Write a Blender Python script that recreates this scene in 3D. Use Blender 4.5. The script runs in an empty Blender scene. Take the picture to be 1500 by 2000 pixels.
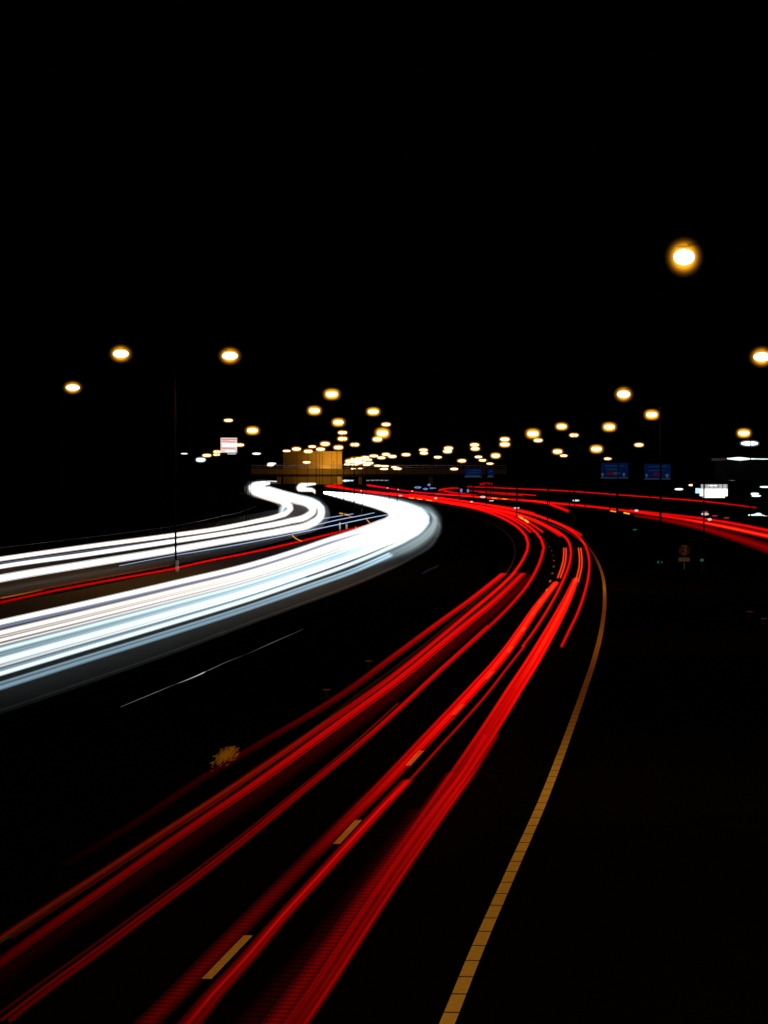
import bpy, bmesh, math, random
from mathutils import Vector
random.seed(7)
R = math.radians
scn = bpy.context.scene
col = scn.collection

# ------------------------------------------------------------------ camera
F = 4400.0                 # focal length in pixels of the 1500 x 2000 photograph
CX, CY, YH = 750.0, 1000.0, 925.0
CAM_H = 7.1                # the photographer stands on a bridge over the motorway
PITCH = math.atan((CY - YH) / F)
cam_d = bpy.data.cameras.new("camera")
cam_d.sensor_fit = 'VERTICAL'
cam_d.sensor_height = 36.0
cam_d.lens = F / 2000.0 * 36.0
cam_d.clip_start = 0.5
cam_d.clip_end = 9000.0
cam = bpy.data.objects.new("camera", cam_d)
cam.location = (0, 0, CAM_H)
cam.rotation_euler = (math.pi / 2 - PITCH, 0, 0)
col.objects.link(cam)
scn.camera = cam

# ------------------------------------------------------------------ night sky, moonlight, exposure
w = bpy.data.worlds.new("World")
scn.world = w
w.use_nodes = True
nt = w.node_tree
sky = nt.nodes.new('ShaderNodeTexSky')
sky.sky_type = 'NISHITA'
sky.sun_disc = False
sky.sun_elevation = R(-8)
sky.sun_rotation = R(200)
nt.links.new(sky.outputs['Color'], nt.nodes['Background'].inputs['Color'])
nt.nodes['Background'].inputs['Strength'].default_value = 0.0004
sun_d = bpy.data.lights.new("moon_light", 'SUN')
sun_d.energy = 0.0008
sun_d.angle = R(0.5)
sun_d.color = (1.0, 0.95, 0.88)
sun = bpy.data.objects.new("moon_light", sun_d)
sun.rotation_euler = (R(50), 0, R(160))
col.objects.link(sun)
scn.view_settings.view_transform = 'Standard'
scn.view_settings.look = 'None'
scn.view_settings.exposure = 0.0
scn.view_settings.gamma = 1.0
scn.render.engine = 'CYCLES'
cy = scn.cycles
cy.transparent_max_bounces = 96
cy.max_bounces = 4
cy.diffuse_bounces = 2
cy.glossy_bounces = 2
cy.sample_clamp_indirect = 2.0
cy.use_denoising = True

# ------------------------------------------------------------------ pixel <-> place
FW = Vector((0, math.cos(PITCH), -math.sin(PITCH)))
UP = Vector((0, math.sin(PITCH), math.cos(PITCH)))
RT = Vector((1, 0, 0))
CAMP = Vector((0, 0, CAM_H))

def ray(x, y):
    return FW + RT * ((x - CX) / F) - UP * ((y - CY) / F)

def on_plane(x, y, h=0.0):
    d = ray(x, y)
    return CAMP + d * ((h - CAM_H) / d.z)

def at_depth(x, y, Y):
    d = ray(x, y)
    return CAMP + d * (Y / d.y)

def hermite(pts, n):
    """smooth curve through points of any dimension, chord-length spaced"""
    P = [tuple(float(c) for c in p) for p in pts]
    dim = len(P[0])
    t = [0.0]
    for a, b in zip(P, P[1:]):
        t.append(t[-1] + max(1e-6, math.hypot(b[0] - a[0], b[1] - a[1])))
    m = []
    for i in range(len(P)):
        if i == 0: g = [(P[1][k] - P[0][k]) / (t[1] - t[0]) for k in range(dim)]
        elif i == len(P) - 1: g = [(P[-1][k] - P[-2][k]) / (t[-1] - t[-2]) for k in range(dim)]
        else:
            h0, h1 = t[i] - t[i - 1], t[i + 1] - t[i]
            g = [((P[i][k] - P[i - 1][k]) / h0 * h1 + (P[i + 1][k] - P[i][k]) / h1 * h0) / (h0 + h1) for k in range(dim)]
        m.append(g)
    out = []
    j = 0
    for q in range(n):
        s = t[-1] * q / (n - 1)
        while j < len(P) - 2 and s > t[j + 1]: j += 1
        h = t[j + 1] - t[j]
        u = min(1.0, max(0.0, (s - t[j]) / h))
        a, b = 2 * u**3 - 3 * u * u + 1, u**3 - 2 * u * u + u
        c, d = -2 * u**3 + 3 * u * u, u**3 - u * u
        v = [a * P[j][k] + b * h * m[j][k] + c * P[j + 1][k] + d * h * m[j + 1][k] for k in range(dim)]
        for k in range(2, dim):                      # widths and brightness: plain linear
            v[k] = P[j][k] * (1 - u) + P[j + 1][k] * u
        out.append(v)
    return out

# ------------------------------------------------------------------ materials
def new_mat(name):
    m = bpy.data.materials.new(name)
    m.use_nodes = True
    n = m.node_tree.nodes
    return m, n, m.node_tree.links, n['Principled BSDF']

def rough_mat(name, c, rough=0.8, metal=0.0, noise=0.25, scale=6.0, bump=0.0, spec=0.3):
    m, n, l, b = new_mat(name)
    tc = n.new('ShaderNodeTexCoord'); nz = n.new('ShaderNodeTexNoise'); mx = n.new('ShaderNodeMixRGB')
    nz.inputs['Scale'].default_value = scale; nz.inputs['Detail'].default_value = 6
    l.new(tc.outputs['Object'], nz.inputs['Vector'])
    mx.inputs[1].default_value = tuple(v * (1 - noise) for v in c) + (1,)
    mx.inputs[2].default_value = tuple(min(1, v * (1 + noise)) for v in c) + (1,)
    l.new(nz.outputs['Fac'], mx.inputs[0])
    l.new(mx.outputs[0], b.inputs['Base Color'])
    b.inputs['Roughness'].default_value = rough
    b.inputs['Metallic'].default_value = metal
    b.inputs['Specular IOR Level'].default_value = spec
    if bump:
        bp = n.new('ShaderNodeBump'); bp.inputs['Strength'].default_value = bump; bp.inputs['Distance'].default_value = 0.01
        l.new(nz.outputs['Fac'], bp.inputs['Height']); l.new(bp.outputs[0], b.inputs['Normal'])
    return m

def emit_mat(name, c, s, noise=0.0, scale=(1, 1, 1)):
    m, n, l, b = new_mat(name)
    n.remove(b)
    e = n.new('ShaderNodeEmission'); e.inputs['Color'].default_value = tuple(c) + (1,); e.inputs['Strength'].default_value = s
    if noise:
        tc = n.new('ShaderNodeTexCoord'); mp = n.new('ShaderNodeMapping'); nz = n.new('ShaderNodeTexNoise'); mr = n.new('ShaderNodeMapRange')
        mp.inputs['Scale'].default_value = scale
        l.new(tc.outputs['Object'], mp.inputs[0]); l.new(mp.outputs[0], nz.inputs['Vector'])
        mr.inputs['From Min'].default_value = 0.3; mr.inputs['From Max'].default_value = 0.7
        mr.inputs['To Min'].default_value = s * (1 - noise); mr.inputs['To Max'].default_value = s * (1 + noise)
        l.new(nz.outputs['Fac'], mr.inputs['Value']); l.new(mr.outputs[0], e.inputs['Strength'])
    l.new(e.outputs[0], n['Material Output'].inputs['Surface'])
    return m

def glow_mat(name, c, sampled=False):
    """clear glowing shell: light passes through it and its own light is added (strength per vertex)"""
    m, n, l, b = new_mat(name)
    n.remove(b)
    e = n.new('ShaderNodeEmission'); e.inputs['Color'].default_value = tuple(c) + (1,)
    at = n.new('ShaderNodeAttribute'); at.attribute_name = 'glow'
    l.new(at.outputs['Fac'], e.inputs['Strength'])
    t = n.new('ShaderNodeBsdfTransparent'); ad = n.new('ShaderNodeAddShader')
    l.new(e.outputs[0], ad.inputs[0]); l.new(t.outputs[0], ad.inputs[1])
    l.new(ad.outputs[0], n['Material Output'].inputs['Surface'])
    m.cycles.emission_sampling = 'AUTO' if sampled else 'NONE'
    return m

M = {}
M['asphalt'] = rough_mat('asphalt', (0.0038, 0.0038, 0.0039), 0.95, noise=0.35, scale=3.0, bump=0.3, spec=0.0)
M['verge'] = rough_mat('verge_grass', (0.0034, 0.0038, 0.0032), 1.0, noise=0.6, scale=0.8, spec=0.0)
M['mast'] = rough_mat('dark_mast_paint', (0.004, 0.004, 0.004), 0.9, noise=0.2, scale=4, spec=0.0)
M['asphalt_lit'] = rough_mat('lit_asphalt', (0.019, 0.019, 0.0186), 0.9, noise=0.4, scale=2.0, bump=0.3, spec=0.1)  # asphalt lightened to carry the headlights' light on these roads
M['paint_grey'] = rough_mat('grey_road_paint', (0.26, 0.26, 0.25), 0.8, noise=0.5, scale=4.0)
M['paint_worn'] = rough_mat('worn_paint', (0.06, 0.06, 0.055), 0.8, noise=0.5, scale=4.0)
M['paint'] = rough_mat('road_paint', (0.76, 0.74, 0.67), 0.7, noise=0.30, scale=7.0, spec=0.1)
M['steel'] = rough_mat('galvanised_steel', (0.36, 0.36, 0.36), 0.5, 0.6, noise=0.2, scale=4)
M['galv'] = rough_mat('weathered_cable', (0.16, 0.15, 0.14), 0.8, noise=0.3, scale=3, spec=0.1)
M['rail'] = rough_mat('rail_steel', (0.75, 0.75, 0.75), 0.28, 1.0, noise=0.1, scale=3)
M['dark'] = rough_mat('dark_paint', (0.03, 0.03, 0.032), 0.6, noise=0.2)
M['concrete'] = rough_mat('concrete', (0.36, 0.34, 0.30), 0.85, noise=0.2, scale=0.4)
M['clad'] = rough_mat('cladding', (0.42, 0.38, 0.30), 0.7, noise=0.12, scale=0.25)
M['red'] = glow_mat('tail_light_red', (1.0, 0.0030, 0.0022))
M['pinkred'] = glow_mat('tail_light_crimson', (1.0, 0.003, 0.010))
M['hot'] = glow_mat('tail_light_orange_red', (1.0, 0.045, 0.006))
M['white'] = glow_mat('head_light_white', (1.0, 0.98, 0.97), True)
M['cold'] = glow_mat('head_light_cold', (0.50, 0.80, 1.0), True)
M['ice'] = glow_mat('head_light_icy', (0.72, 0.93, 1.0), True)
M['warm'] = glow_mat('head_light_warm', (1.0, 0.86, 0.78), True)
M['blue'] = glow_mat('marker_light_blue', (0.50, 0.66, 1.0))
M['amber'] = glow_mat('indicator_amber', (1.0, 0.42, 0.03))
M['bulb'] = emit_mat('sodium_arc', (1.0, 0.93, 0.72), 2.6)
M['bulb'].cycles.emission_sampling = 'NONE'
M['lens'] = glow_mat('sodium_halo', (1.0, 0.38, 0.012))
M['wbulb'] = emit_mat('white_tube', (0.95, 1.0, 0.97), 2.0)
M['wbulb'].cycles.emission_sampling = 'NONE'
M['whalo'] = glow_mat('white_halo', (0.62, 0.86, 0.90))

# ------------------------------------------------------------------ helpers
def link(name, me, mat, parent=None):
    o = bpy.data.objects.new(name, me)
    if mat is not None and not me.materials: me.materials.append(mat)
    col.objects.link(o)
    if parent is not None: o.parent = parent
    return o

def tag(o, label, cat, group=None):
    o['label'] = label; o['category'] = cat
    if group: o['group'] = group
    return o

def empty(name, loc, label, cat, group=None, rz=0.0):
    o = bpy.data.objects.new(name, None)
    o.empty_display_size = 0.5
    o.location = loc; o.rotation_euler = (0, 0, rz)
    col.objects.link(o)
    return tag(o, label, cat, group)

def structure(name, me, mat):
    o = link(name, me, mat); o['kind'] = 'structure'; return o

def mesh(name, verts, faces, smooth=False):
    me = bpy.data.meshes.new(name)
    me.from_pydata([tuple(v) for v in verts], [], faces)
    if smooth: me.polygons.foreach_set('use_smooth', [True] * len(me.polygons))
    me.update()
    return me

def box_data(x0, x1, y0, y1, z0, z1, V, Fc):
    b = len(V)
    V += [(x0, y0, z0), (x1, y0, z0), (x1, y1, z0), (x0, y1, z0), (x0, y0, z1), (x1, y0, z1), (x1, y1, z1), (x0, y1, z1)]
    Fc += [(b, b + 3, b + 2, b + 1), (b + 4, b + 5, b + 6, b + 7), (b, b + 1, b + 5, b + 4),
           (b + 1, b + 2, b + 6, b + 5), (b + 2, b + 3, b + 7, b + 6), (b + 3, b, b + 4, b + 7)]

def boxes(name, L, bevel=0.0):
    V, Fc = [], []
    for b in L: box_data(*b, V, Fc)
    me = mesh(name, V, Fc)
    if bevel:
        bm = bmesh.new(); bm.from_mesh(me)
        bmesh.ops.bevel(bm, geom=list(bm.edges), offset=bevel, segments=2, affect='EDGES', profile=0.6)
        bm.to_mesh(me); bm.free()
    return me

def tube_data(path, radii, k, V, Fc, cap=True, flat=1.0):
    """round tube along a list of Vectors; returns index of first vertex"""
    b = len(V); n = len(path)
    for i, p in enumerate(path):
        t = (path[min(n - 1, i + 1)] - path[max(0, i - 1)])
        t = t.normalized() if t.length > 1e-9 else Vector((0, 1, 0))
        ref = Vector((0, 0, 1)) if abs(t.z) < 0.9 else Vector((1, 0, 0))
        s = t.cross(ref).normalized(); u = s.cross(t)
        for j in range(k):
            a = 2 * math.pi * (j + 0.5) / k
            V.append(p + (s * math.cos(a) + u * (math.sin(a) * flat)) * radii[i])
    for i in range(n - 1):
        for j in range(k):
            a0 = b + i * k + j; a1 = b + i * k + (j + 1) % k
            Fc.append((a0, a1, a1 + k, a0 + k))
    if cap:
        Fc.append(tuple(b + j for j in reversed(range(k))))
        Fc.append(tuple(b + (n - 1) * k + j for j in range(k)))
    return b

def tube(name, path, r0, r1=None, k=10):
    V, Fc = [], []
    n = len(path); r1 = r0 if r1 is None else r1
    tube_data(path, [r0 + (r1 - r0) * i / (n - 1) for i in range(n)], k, V, Fc)
    return mesh(name, V, Fc, True)

def ellipsoid(V, Fc, rx, ry, rz, seg=20, ring=12, c=(0, 0, 0), zmin=-1.0):
    b = len(V)
    for i in range(ring + 1):
        th = math.pi * i / ring
        for j in range(seg):
            ph = 2 * math.pi * j / seg
            V.append((c[0] + rx * math.sin(th) * math.cos(ph), c[1] + ry * math.sin(th) * math.sin(ph), c[2] + rz * max(zmin, math.cos(th))))
    for i in range(ring):
        for j in range(seg):
            a = b + i * seg + j; a2 = b + i * seg + (j + 1) % seg
            Fc.append((a, a + seg, a2 + seg, a2))

def glow_attr(me, vals):
    at = me.attributes.new('glow', 'FLOAT', 'POINT')
    at.data.foreach_set('value', vals)

# ------------------------------------------------------------------ ground and roads
def strip(name, left, right, z, mat, n=160, edge=0.0):
    """road surface between two pixel curves, laid on the ground plane"""
    A = [on_plane(p[0], p[1]) for p in hermite(left, n)]
    B = [on_plane(p[0], p[1]) for p in hermite(right, n)]
    V, Fc = [], []
    for a, b in zip(A, B):
        V += [(a.x, a.y, z), (b.x, b.y, z)]
    for i in range(n - 1):
        Fc.append((2 * i, 2 * i + 1, 2 * i + 3, 2 * i + 2))
    return structure(name, mesh(name, V, Fc), mat)

def world_line(pts, n=400):
    return [on_plane(p[0], p[1]) for p in hermite(pts, n)]

def resample(W, step):
    out = [W[0].copy()]; acc = 0.0
    for a, b in zip(W, W[1:]):
        L = (b - a).length; s = step - acc
        while s <= L:
            out.append(a + (b - a) * (s / L)); s += step
        acc = L - (s - step)
    return out

def marking(name, pts, width, on, off, z, side=0.0, n=600, start=0.0, mat='paint'):
    """painted line as separate strokes of paint along a pixel curve"""
    W = resample(world_line(pts, n), 0.25)
    V, Fc = [], []
    per = on + off
    run = []
    def flush():
        if len(run) < 2: return
        b = len(V)
        for i, (p, t) in enumerate(run):
            s = Vector((t.y, -t.x, 0)).normalized() * (width / 2)
            V.extend([(p.x - s.x, p.y - s.y, z), (p.x + s.x, p.y + s.y, z)])
        for i in range(len(run) - 1):
            Fc.append((b + 2 * i, b + 2 * i + 1, b + 2 * i + 3, b + 2 * i + 2))
    tot = 0.0; k = 0
    L = 0.25 * (len(W) - 1)
    def point(s):
        i = min(len(W) - 2, int(s / 0.25)); u = s / 0.25 - i
        p = W[i].lerp(W[i + 1], u); return p, (W[min(len(W)-1, i + 2)] - W[max(0, i - 1)]).normalized()
    s0 = start
    while s0 < L:
        e = min(L, s0 + on); q = max(2, int((e - s0) / 1.0) + 1)
        run = [point(s0 + (e - s0) * i / (q - 1)) for i in range(q)]
        flush(); s0 += per
    return structure(name, mesh(name, V, Fc), M[mat])

gv, gf = [], []
ys = [-60, 0, 60, 150, 400, 1000, 2500, 6000]
for y_ in ys: gv += [(-2500, y_, -0.06), (2500, y_, -0.06)]
for i in range(len(ys) - 1): gf.append((2 * i, 2 * i + 1, 2 * i + 3, 2 * i + 2))
structure('ground', mesh('ground', gv, gf), M['verge'])

EDGE_R = [(760, 2260), (875, 1995), (934, 1850), (1000, 1700), (1062, 1560), (1108, 1440), (1140, 1350), (1163, 1280), (1178, 1210),
          (1181, 1165), (1177, 1125), (1166, 1095), (1150, 1070), (1125, 1049), (1095, 1032), (1050, 1016), (1000, 1003), (940, 992), (860, 979), (790, 968), (720, 958), (660, 950)]
EDGE_L = [(-500, 2200), (0, 1838), (350, 1605), (606, 1432), (700, 1356), (773, 1303), (860, 1234), (930, 1174), (975, 1135), (998, 1105), (1006, 1080),
          (1001, 1056), (985, 1038), (955, 1020), (915, 1007), (860, 995), (790, 978), (720, 965), (655, 955)]
DASH = [(205, 2120), (443, 1871), (680, 1624), (812, 1479), (896, 1385), (955, 1320), (995, 1270), (1021, 1232), (1039, 1202), (1052, 1178),
        (1065, 1158), (1073, 1140), (1079, 1120), (1082, 1100), (1079, 1080), (1068, 1060), (1046, 1040), (1010, 1022), (960, 1005), (880, 990), (800, 976)]
def shift(pts, k):      # a curve beside another: shift grows towards the viewer like a width on the ground
    return [(p[0] + k * (p[1] - YH) / CAM_H, p[1]) for p in pts]
strip('motorway_road', shift(EDGE_L, -0.9), shift(EDGE_R, 2.6), 0.0, M['asphalt'])
marking('edge_line_outer', EDGE_R, 0.20, 1.0, 0.06, 0.004)
marking('edge_line_inner', EDGE_L, 0.15, 2000, 1, 0.004, mat='paint_worn')
marking('lane_dashes', DASH, 0.14, 3.0, 8.65, 0.005, start=5.55)

WE = [(-420, 1540), (0, 1388), (167, 1331), (333, 1273), (500, 1211), (577, 1183), (667, 1150), (733, 1123), (800, 1091), (843, 1062), (858, 1033),
      (855, 1014), (840, 1001), (812, 989), (770, 977), (700, 968), (640, 961)]
WI = [(-420, 1250), (0, 1180), (167, 1149), (333, 1115), (500, 1080), (600, 1058), (667, 1041), (733, 1022), (757, 1010), (757, 1000),
      (750, 993), (735, 985), (715, 979), (690, 973), (665, 968), (645, 963.5), (630, 959.5)]
strip('oncoming_road', WI, shift(WE, 0.35), 0.001, M['asphalt_lit'])
marking('edge_line_oncoming', WE, 0.18, 2000, 1, 0.006, mat='paint_worn')
SE = [(-400, 1252), (0, 1168), (167, 1137), (333, 1105), (500, 1070), (580, 1048), (630, 1029), (645, 1008), (640, 988), (615, 974), (580, 966), (545, 956), (520, 950), (515, 946), (540, 941)]
SI = [(-400, 1160), (0, 1087), (167, 1060), (333, 1034), (460, 1010), (520, 998), (545, 992), (540, 985), (520, 977), (490, 969), (480, 962), (476, 955), (480, 948), (495, 943), (530, 939)]
strip('slip_road', SI, SE, 0.002, M['asphalt_lit'])
BL = [(860, 955), (950, 957), (1050, 960), (1150, 966), (1250, 975), (1350, 985), (1450, 1000), (1560, 1022), (1700, 1050)]
BR = [(860, 972), (950, 985), (1050, 996), (1130, 1003), (1220, 1014), (1320, 1032), (1420, 1056), (1540, 1092), (1700, 1140)]
strip('exit_road', BL, BR, 0.003, M['asphalt'])

# ------------------------------------------------------------------ light trails
GR = 'red tail light trails on the near carriageway'
def trail(name, label, pts, mat, h=0.75, shells=4, n=110, k=8, comb=None, cat='light trail', group=None, edge=1.0, gain=1.0, soft=0.4, flat=1.0, strands=None):
    """pts: (x, y, width in photo pixels, brightness).  A glowing tube along the road at lamp height h:
    nested clear shells, brightest along the axis.  comb=(period_px, duty): the pulses of a flickering lamp"""
    C = hermite(pts, n)
    if group == GR:                # nearby cars cross each spot faster, so their trails are weaker
        for c in C:
            u = min(1, max(0, (c[1] - 1330) / 380.0)); c[3] *= 1 - 0.42 * u * u * (3 - 2 * u)
    runs = []
    if comb:
        per, duty = comb
        s = 0.0; acc = [0.0]
        for a, b in zip(C, C[1:]): acc.append(acc[-1] + math.hypot(b[0] - a[0], b[1] - a[1]))
        def samp(s):
            lo = 0
            while lo < len(acc) - 2 and acc[lo + 1] < s: lo += 1
            u = (s - acc[lo]) / max(1e-6, acc[lo + 1] - acc[lo]); u = min(1, max(0, u))
            return [C[lo][q] * (1 - u) + C[lo + 1][q] * u for q in range(4)]
        run = []
        while s < acc[-1]:
            c0 = samp(s); P = per * ((c0[1] - YH) / 1000.0) if per > 0 else -per
            P = max(2.2, P)
            for q, m in ((0.0, 1.0), (duty, 1.0), (duty + 0.06, 0.3), (0.94, 0.3)):
                c = samp(min(acc[-1], s + P * q)); run.append(c[:3] + [c[3] * m])
            s += P
        runs.append(run)
    else:
        runs.append(C)
    V, Fc, G = [], [], []
    for run in runs:
        path, rad, glo = [], [], []
        for x, y, wd, br in run:
            dy = max(4.0, y - YH)
            Z = F * (CAM_H - h) / dy
            r = wd / 2 * Z / F * edge
            hh = h
            if r > h - 0.03:
                hh = None
                Z = F * (CAM_H - 0.03) / (dy + wd / 2 * edge); r = wd / 2 * Z / F * edge
                hh = r + 0.03
            path.append(on_plane(x, y, hh)); rad.append(r); glo.append(br * gain / 2)
        ws = [(shells - q) ** soft for q in range(shells)]
        for q in range(shells):
            f = (q + 1) / shells
            b = len(V)
            tube_data(path, [a * f for a in rad], k, V, Fc, flat=flat)
            for g in glo: G += [g * ws[q] / sum(ws)] * k
    me = mesh(name, V, Fc, True)
    glow_attr(me, G)
    o = link(name, me, mat)
    for fo, fw, fb in strands or ():            # finer threads of light inside a broad band: parts of it
        V, Fc, G = [], [], []
        q0, q1 = sorted((random.uniform(0, .15), random.uniform(.8, 1.0)))
        path, rad, glo = [], [], []
        for i, (x, y, wd, br) in enumerate(C):
            u = i / (len(C) - 1)
            dy = y - YH; r = fw / 2 * (0.35 + 0.65 * min(1, dy / 700.0)) * (CAM_H - h) / dy
            path.append(on_plane(x + fo * wd, y, h + 0.02)); rad.append(r)
            glo.append(br * fb / 4 * min(1, max(0.0, (u - q0 + .05) / .2), max(0.0, (q1 + .12 - u) / .12)))
        for f in (0.55, 1.0):
            tube_data(path, [a * f for a in rad], 6, V, Fc)
            for g in glo: G += [g] * 6
        sm = mesh('strand', V, Fc, True); glow_attr(sm, G)
        link('strand', sm, mat, o)
    return tag(o, label, cat, group)
def threads(n, lo, hi, w0=2.5, w1=6.0, b0=.35, b1=1.0):
    return [(random.uniform(lo, hi), random.uniform(w0, w1), random.uniform(b0, b1)) for _ in range(n)]

GR = 'red tail light trails on the near carriageway'
# the left-hand car: two fine trails from the far bend to the lower left corner
A = [(0, 1832), (100, 1766), (200, 1702), (300, 1636), (400, 1572), (500, 1504), (600, 1436), (700, 1367), (755, 1328), (810, 1285), (865, 1239),
     (920, 1193), (971, 1150), (1004, 1118), (1023, 1090), (1031.5, 1068), (1030, 1053), (1013, 1031), (990, 1016), (966, 1005), (920, 991), (860, 980), (790, 969.5), (713, 960)]
def wb(P, ws, bs):       # add width and brightness to a path, interpolated over its length
    n = len(P); out = []
    def lerp(T, u):
        for (a, va), (b, vb) in zip(T, T[1:]):
            if u <= b: return va + (vb - va) * (u - a) / (b - a)
        return T[-1][1]
    for i, p in enumerate(P):
        u = i / (n - 1)
        out.append((p[0], p[1], lerp(ws, u), lerp(bs, u)))
    return out
def off(P, d0, d1, dy=0):          # sideways by d pixels, from d0 (near) to d1 (far)
    n = len(P)
    return [(p[0] + d0 + (d1 - d0) * min(1, i / (n * 0.62)), p[1] + dy) for i, p in enumerate(P)]
trail('tail_light_trail', 'fine upper red streak that hugs the inside of the bend', wb(A, [(0, 13), (.4, 9), (.6, 6), (.75, 6), (1, 3)], [(0, .11), (.25, .22), (.45, .6), (.6, 1.1), (1, 1.2)]), M['red'], group=GR, shells=3)
trail('tail_light_trail', 'thin dim red line just below the upper inner streak', wb(off(A[:14], 22, 4), [(0, 5), (1, 3)], [(0, .06), (.5, .25), (1, .7)]), M['red'], group=GR, shells=2)
B = [(20, 1992), (100, 1930), (200, 1856), (300, 1780), (400, 1704), (500, 1624), (600, 1540), (700, 1457), (737, 1424), (792, 1374), (847, 1322), (902, 1272),
     (957, 1222), (1001, 1178), (1036, 1134), (1057, 1090), (1062, 1066), (1053, 1047), (1037, 1031), (1013, 1016), (985, 1004), (940, 993), (870, 981), (800, 970), (720, 960)]
trail('tail_light_trail', 'second fine red streak, alone between the two broad pairs', wb(B, [(0, 12), (.4, 9), (.6, 6.5), (.75, 6), (1, 3)], [(0, .10), (.3, .28), (.5, .65), (.7, 1.1), (1, 1.0)]), M['red'], group=GR, shells=3)
trail('tail_light_trail', 'thin red line along the upper side of the lone fine streak', wb(off(B[:13], -17, -5), [(0, 7), (1, 3)], [(0, .13), (.6, .35), (1, .6)]), M['red'], group=GR, shells=2)
trail('tail_light_trail', 'faintest red line above the lone fine streak', wb(off(B[:10], -38, -15), [(0, 6), (1, 3)], [(0, .05), (.5, .11), (1, .22)]), M['red'], group=GR, shells=2)
# broad pair that starts in mid bend
Cc = [(130, 1688), (280, 1598), (400, 1518), (520, 1446), (606, 1396), (700, 1335), (755, 1293), (810, 1252), (865, 1211), (920, 1171), (957, 1142), (984, 1120)]
trail('tail_light_trail', 'broad dark red band above the others, starting flat-cut at mid bend', wb(Cc, [(0, 30), (.35, 26), (.6, 19), (1, 15)], [(0, .005), (.25, .02), (.5, .09), (.75, .38), (1, .75)]), M['red'], group=GR, shells=5, flat=.12, soft=-.5, strands=threads(4, -.4, .4))
D = [(-60, 1925), (0, 1880), (100, 1808), (200, 1738), (300, 1667), (400, 1598), (500, 1530), (600, 1458), (700, 1385), (755, 1345), (810, 1302), (865, 1256), (920, 1211), (957, 1181), (993, 1148), (1021, 1120)]
trail('tail_light_trail', 'broad bright red band under the fine upper streak', wb(D, [(0, 36), (.4, 30), (.7, 24), (1, 15)], [(0, .06), (.3, .14), (.5, .30), (.8, .5), (1, .6)]), M['red'], group=GR, shells=5, flat=.12, soft=-.4, strands=threads(6, -.42, .42))
trail('tail_light_trail', 'soft dark red fringe below the broad bright band', wb(off(D, 26, 12, 8), [(0, 46), (.5, 40), (1, 16)], [(0, .006), (.5, .025), (.8, .05), (1, .08)]), M['red'], group=GR, shells=5)
# the outer fine pair, ending in mid bend
E = [(1021, 1262), (1037, 1241), (1059, 1208), (1081, 1171), (1101, 1131), (1112, 1101), (1115, 1076), (1110, 1057), (1095, 1042), (1072, 1029), (1048, 1017), (1013, 1005), (965, 994), (900, 983), (830, 972), (760, 963)]
trail('tail_light_trail', 'fine red streak ending beside the lane dashes', wb(E, [(0, 6), (.5, 5), (1, 3)], [(0, .7), (.3, 1.0), (1, 1.2)]), M['red'], group=GR, shells=2)
Fp = [(1097, 1262), (1111, 1233), (1127, 1200), (1140, 1164), (1149, 1127), (1151, 1100), (1146, 1073), (1135, 1053), (1118, 1039), (1095, 1025), (1072, 1015), (1044, 1005), (1010, 997), (950, 986), (880, 975), (800, 965)]
trail('tail_light_trail', 'outermost fine red streak, nearest the pale edge line', wb(Fp, [(0, 6), (.5, 4.5), (1, 3)], [(0, .75), (.3, 1.0), (1, 1.2)]), M['red'], group=GR, shells=2)
# big pair: left tail light, over the lane dashes
G0 = [(1092, 1128), (1099, 1108), (1103, 1090), (1103.5, 1071)]
trail('tail_light_trail', 'left orange red stub line topping the band over the dashes', wb(off(G0, -2.6, -2.2), [(0, 4), (1, 3.4)], [(0, 1.0), (1, 1.2)]), M['hot'], group=GR, shells=2)
trail('tail_light_trail', 'right orange red stub line topping the band over the dashes', wb(off(G0, 2.6, 2.2), [(0, 4), (1, 3.4)], [(0, 1.0), (1, 1.2)]), M['hot'], group=GR, shells=2)
G = [(230, 2064), (280, 2012), (350, 1942), (410, 1880), (470, 1818), (530, 1756), (610, 1674), (690, 1592), (750, 1532), (822, 1456), (882, 1392), (930, 1340), (972, 1293), (1000, 1257), (1024, 1222), (1047, 1188), (1070, 1158), (1086, 1138)]
trail('tail_light_trail', 'broad bright red band running over the white lane dashes', wb(G[6:], [(0, 34), (.3, 34), (.6, 24), (1, 13)], [(0, .03), (.25, .30), (.5, .7), (.8, 1.0), (1, 1.1)]), M['red'], group=GR, shells=5, flat=.12, soft=-.7, strands=threads(6, -.42, .42))
trail('tail_light_trail', 'orange heart of the band over the lane dashes', wb(G[11:], [(0, 9), (1, 8)], [(0, .05), (.5, .5), (1, .9)]), M['hot'], group=GR, shells=3)
trail('tail_light_trail', 'comb of dark red ticks left of the nearest lane dashes', wb(off(G[:11], -6, -4), [(0, 62), (.5, 46), (1, 28)], [(0, .12), (.5, .16), (1, .14)]), M['red'], h=0.6, group=GR, shells=3, comb=(10.5, .6), n=60, flat=0.03)
G2 = [(300, 2068), (370, 2000), (420, 1940), (480, 1874), (550, 1792), (630, 1704), (710, 1616), (760, 1562), (796, 1524), (850, 1464), (905, 1404), (950, 1352), (990, 1300), (1020, 1262)]
trail('tail_light_trail', 'smooth red streak just right of the nearest lane dashes', wb(G2[:9], [(0, 60), (.5, 34), (1, 24)], [(0, .10), (.4, .20), (1, .40)]), M['red'], group=GR, shells=5, flat=.12, soft=-.5, strands=threads(6, -.42, .42))
trail('tail_light_trail', 'soft red edge under the band over the lane dashes', wb(off(G2[7:], 4, 4), [(0, 7), (1, 5)], [(0, .3), (1, .7)]), M['red'], group=GR, shells=3)
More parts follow.
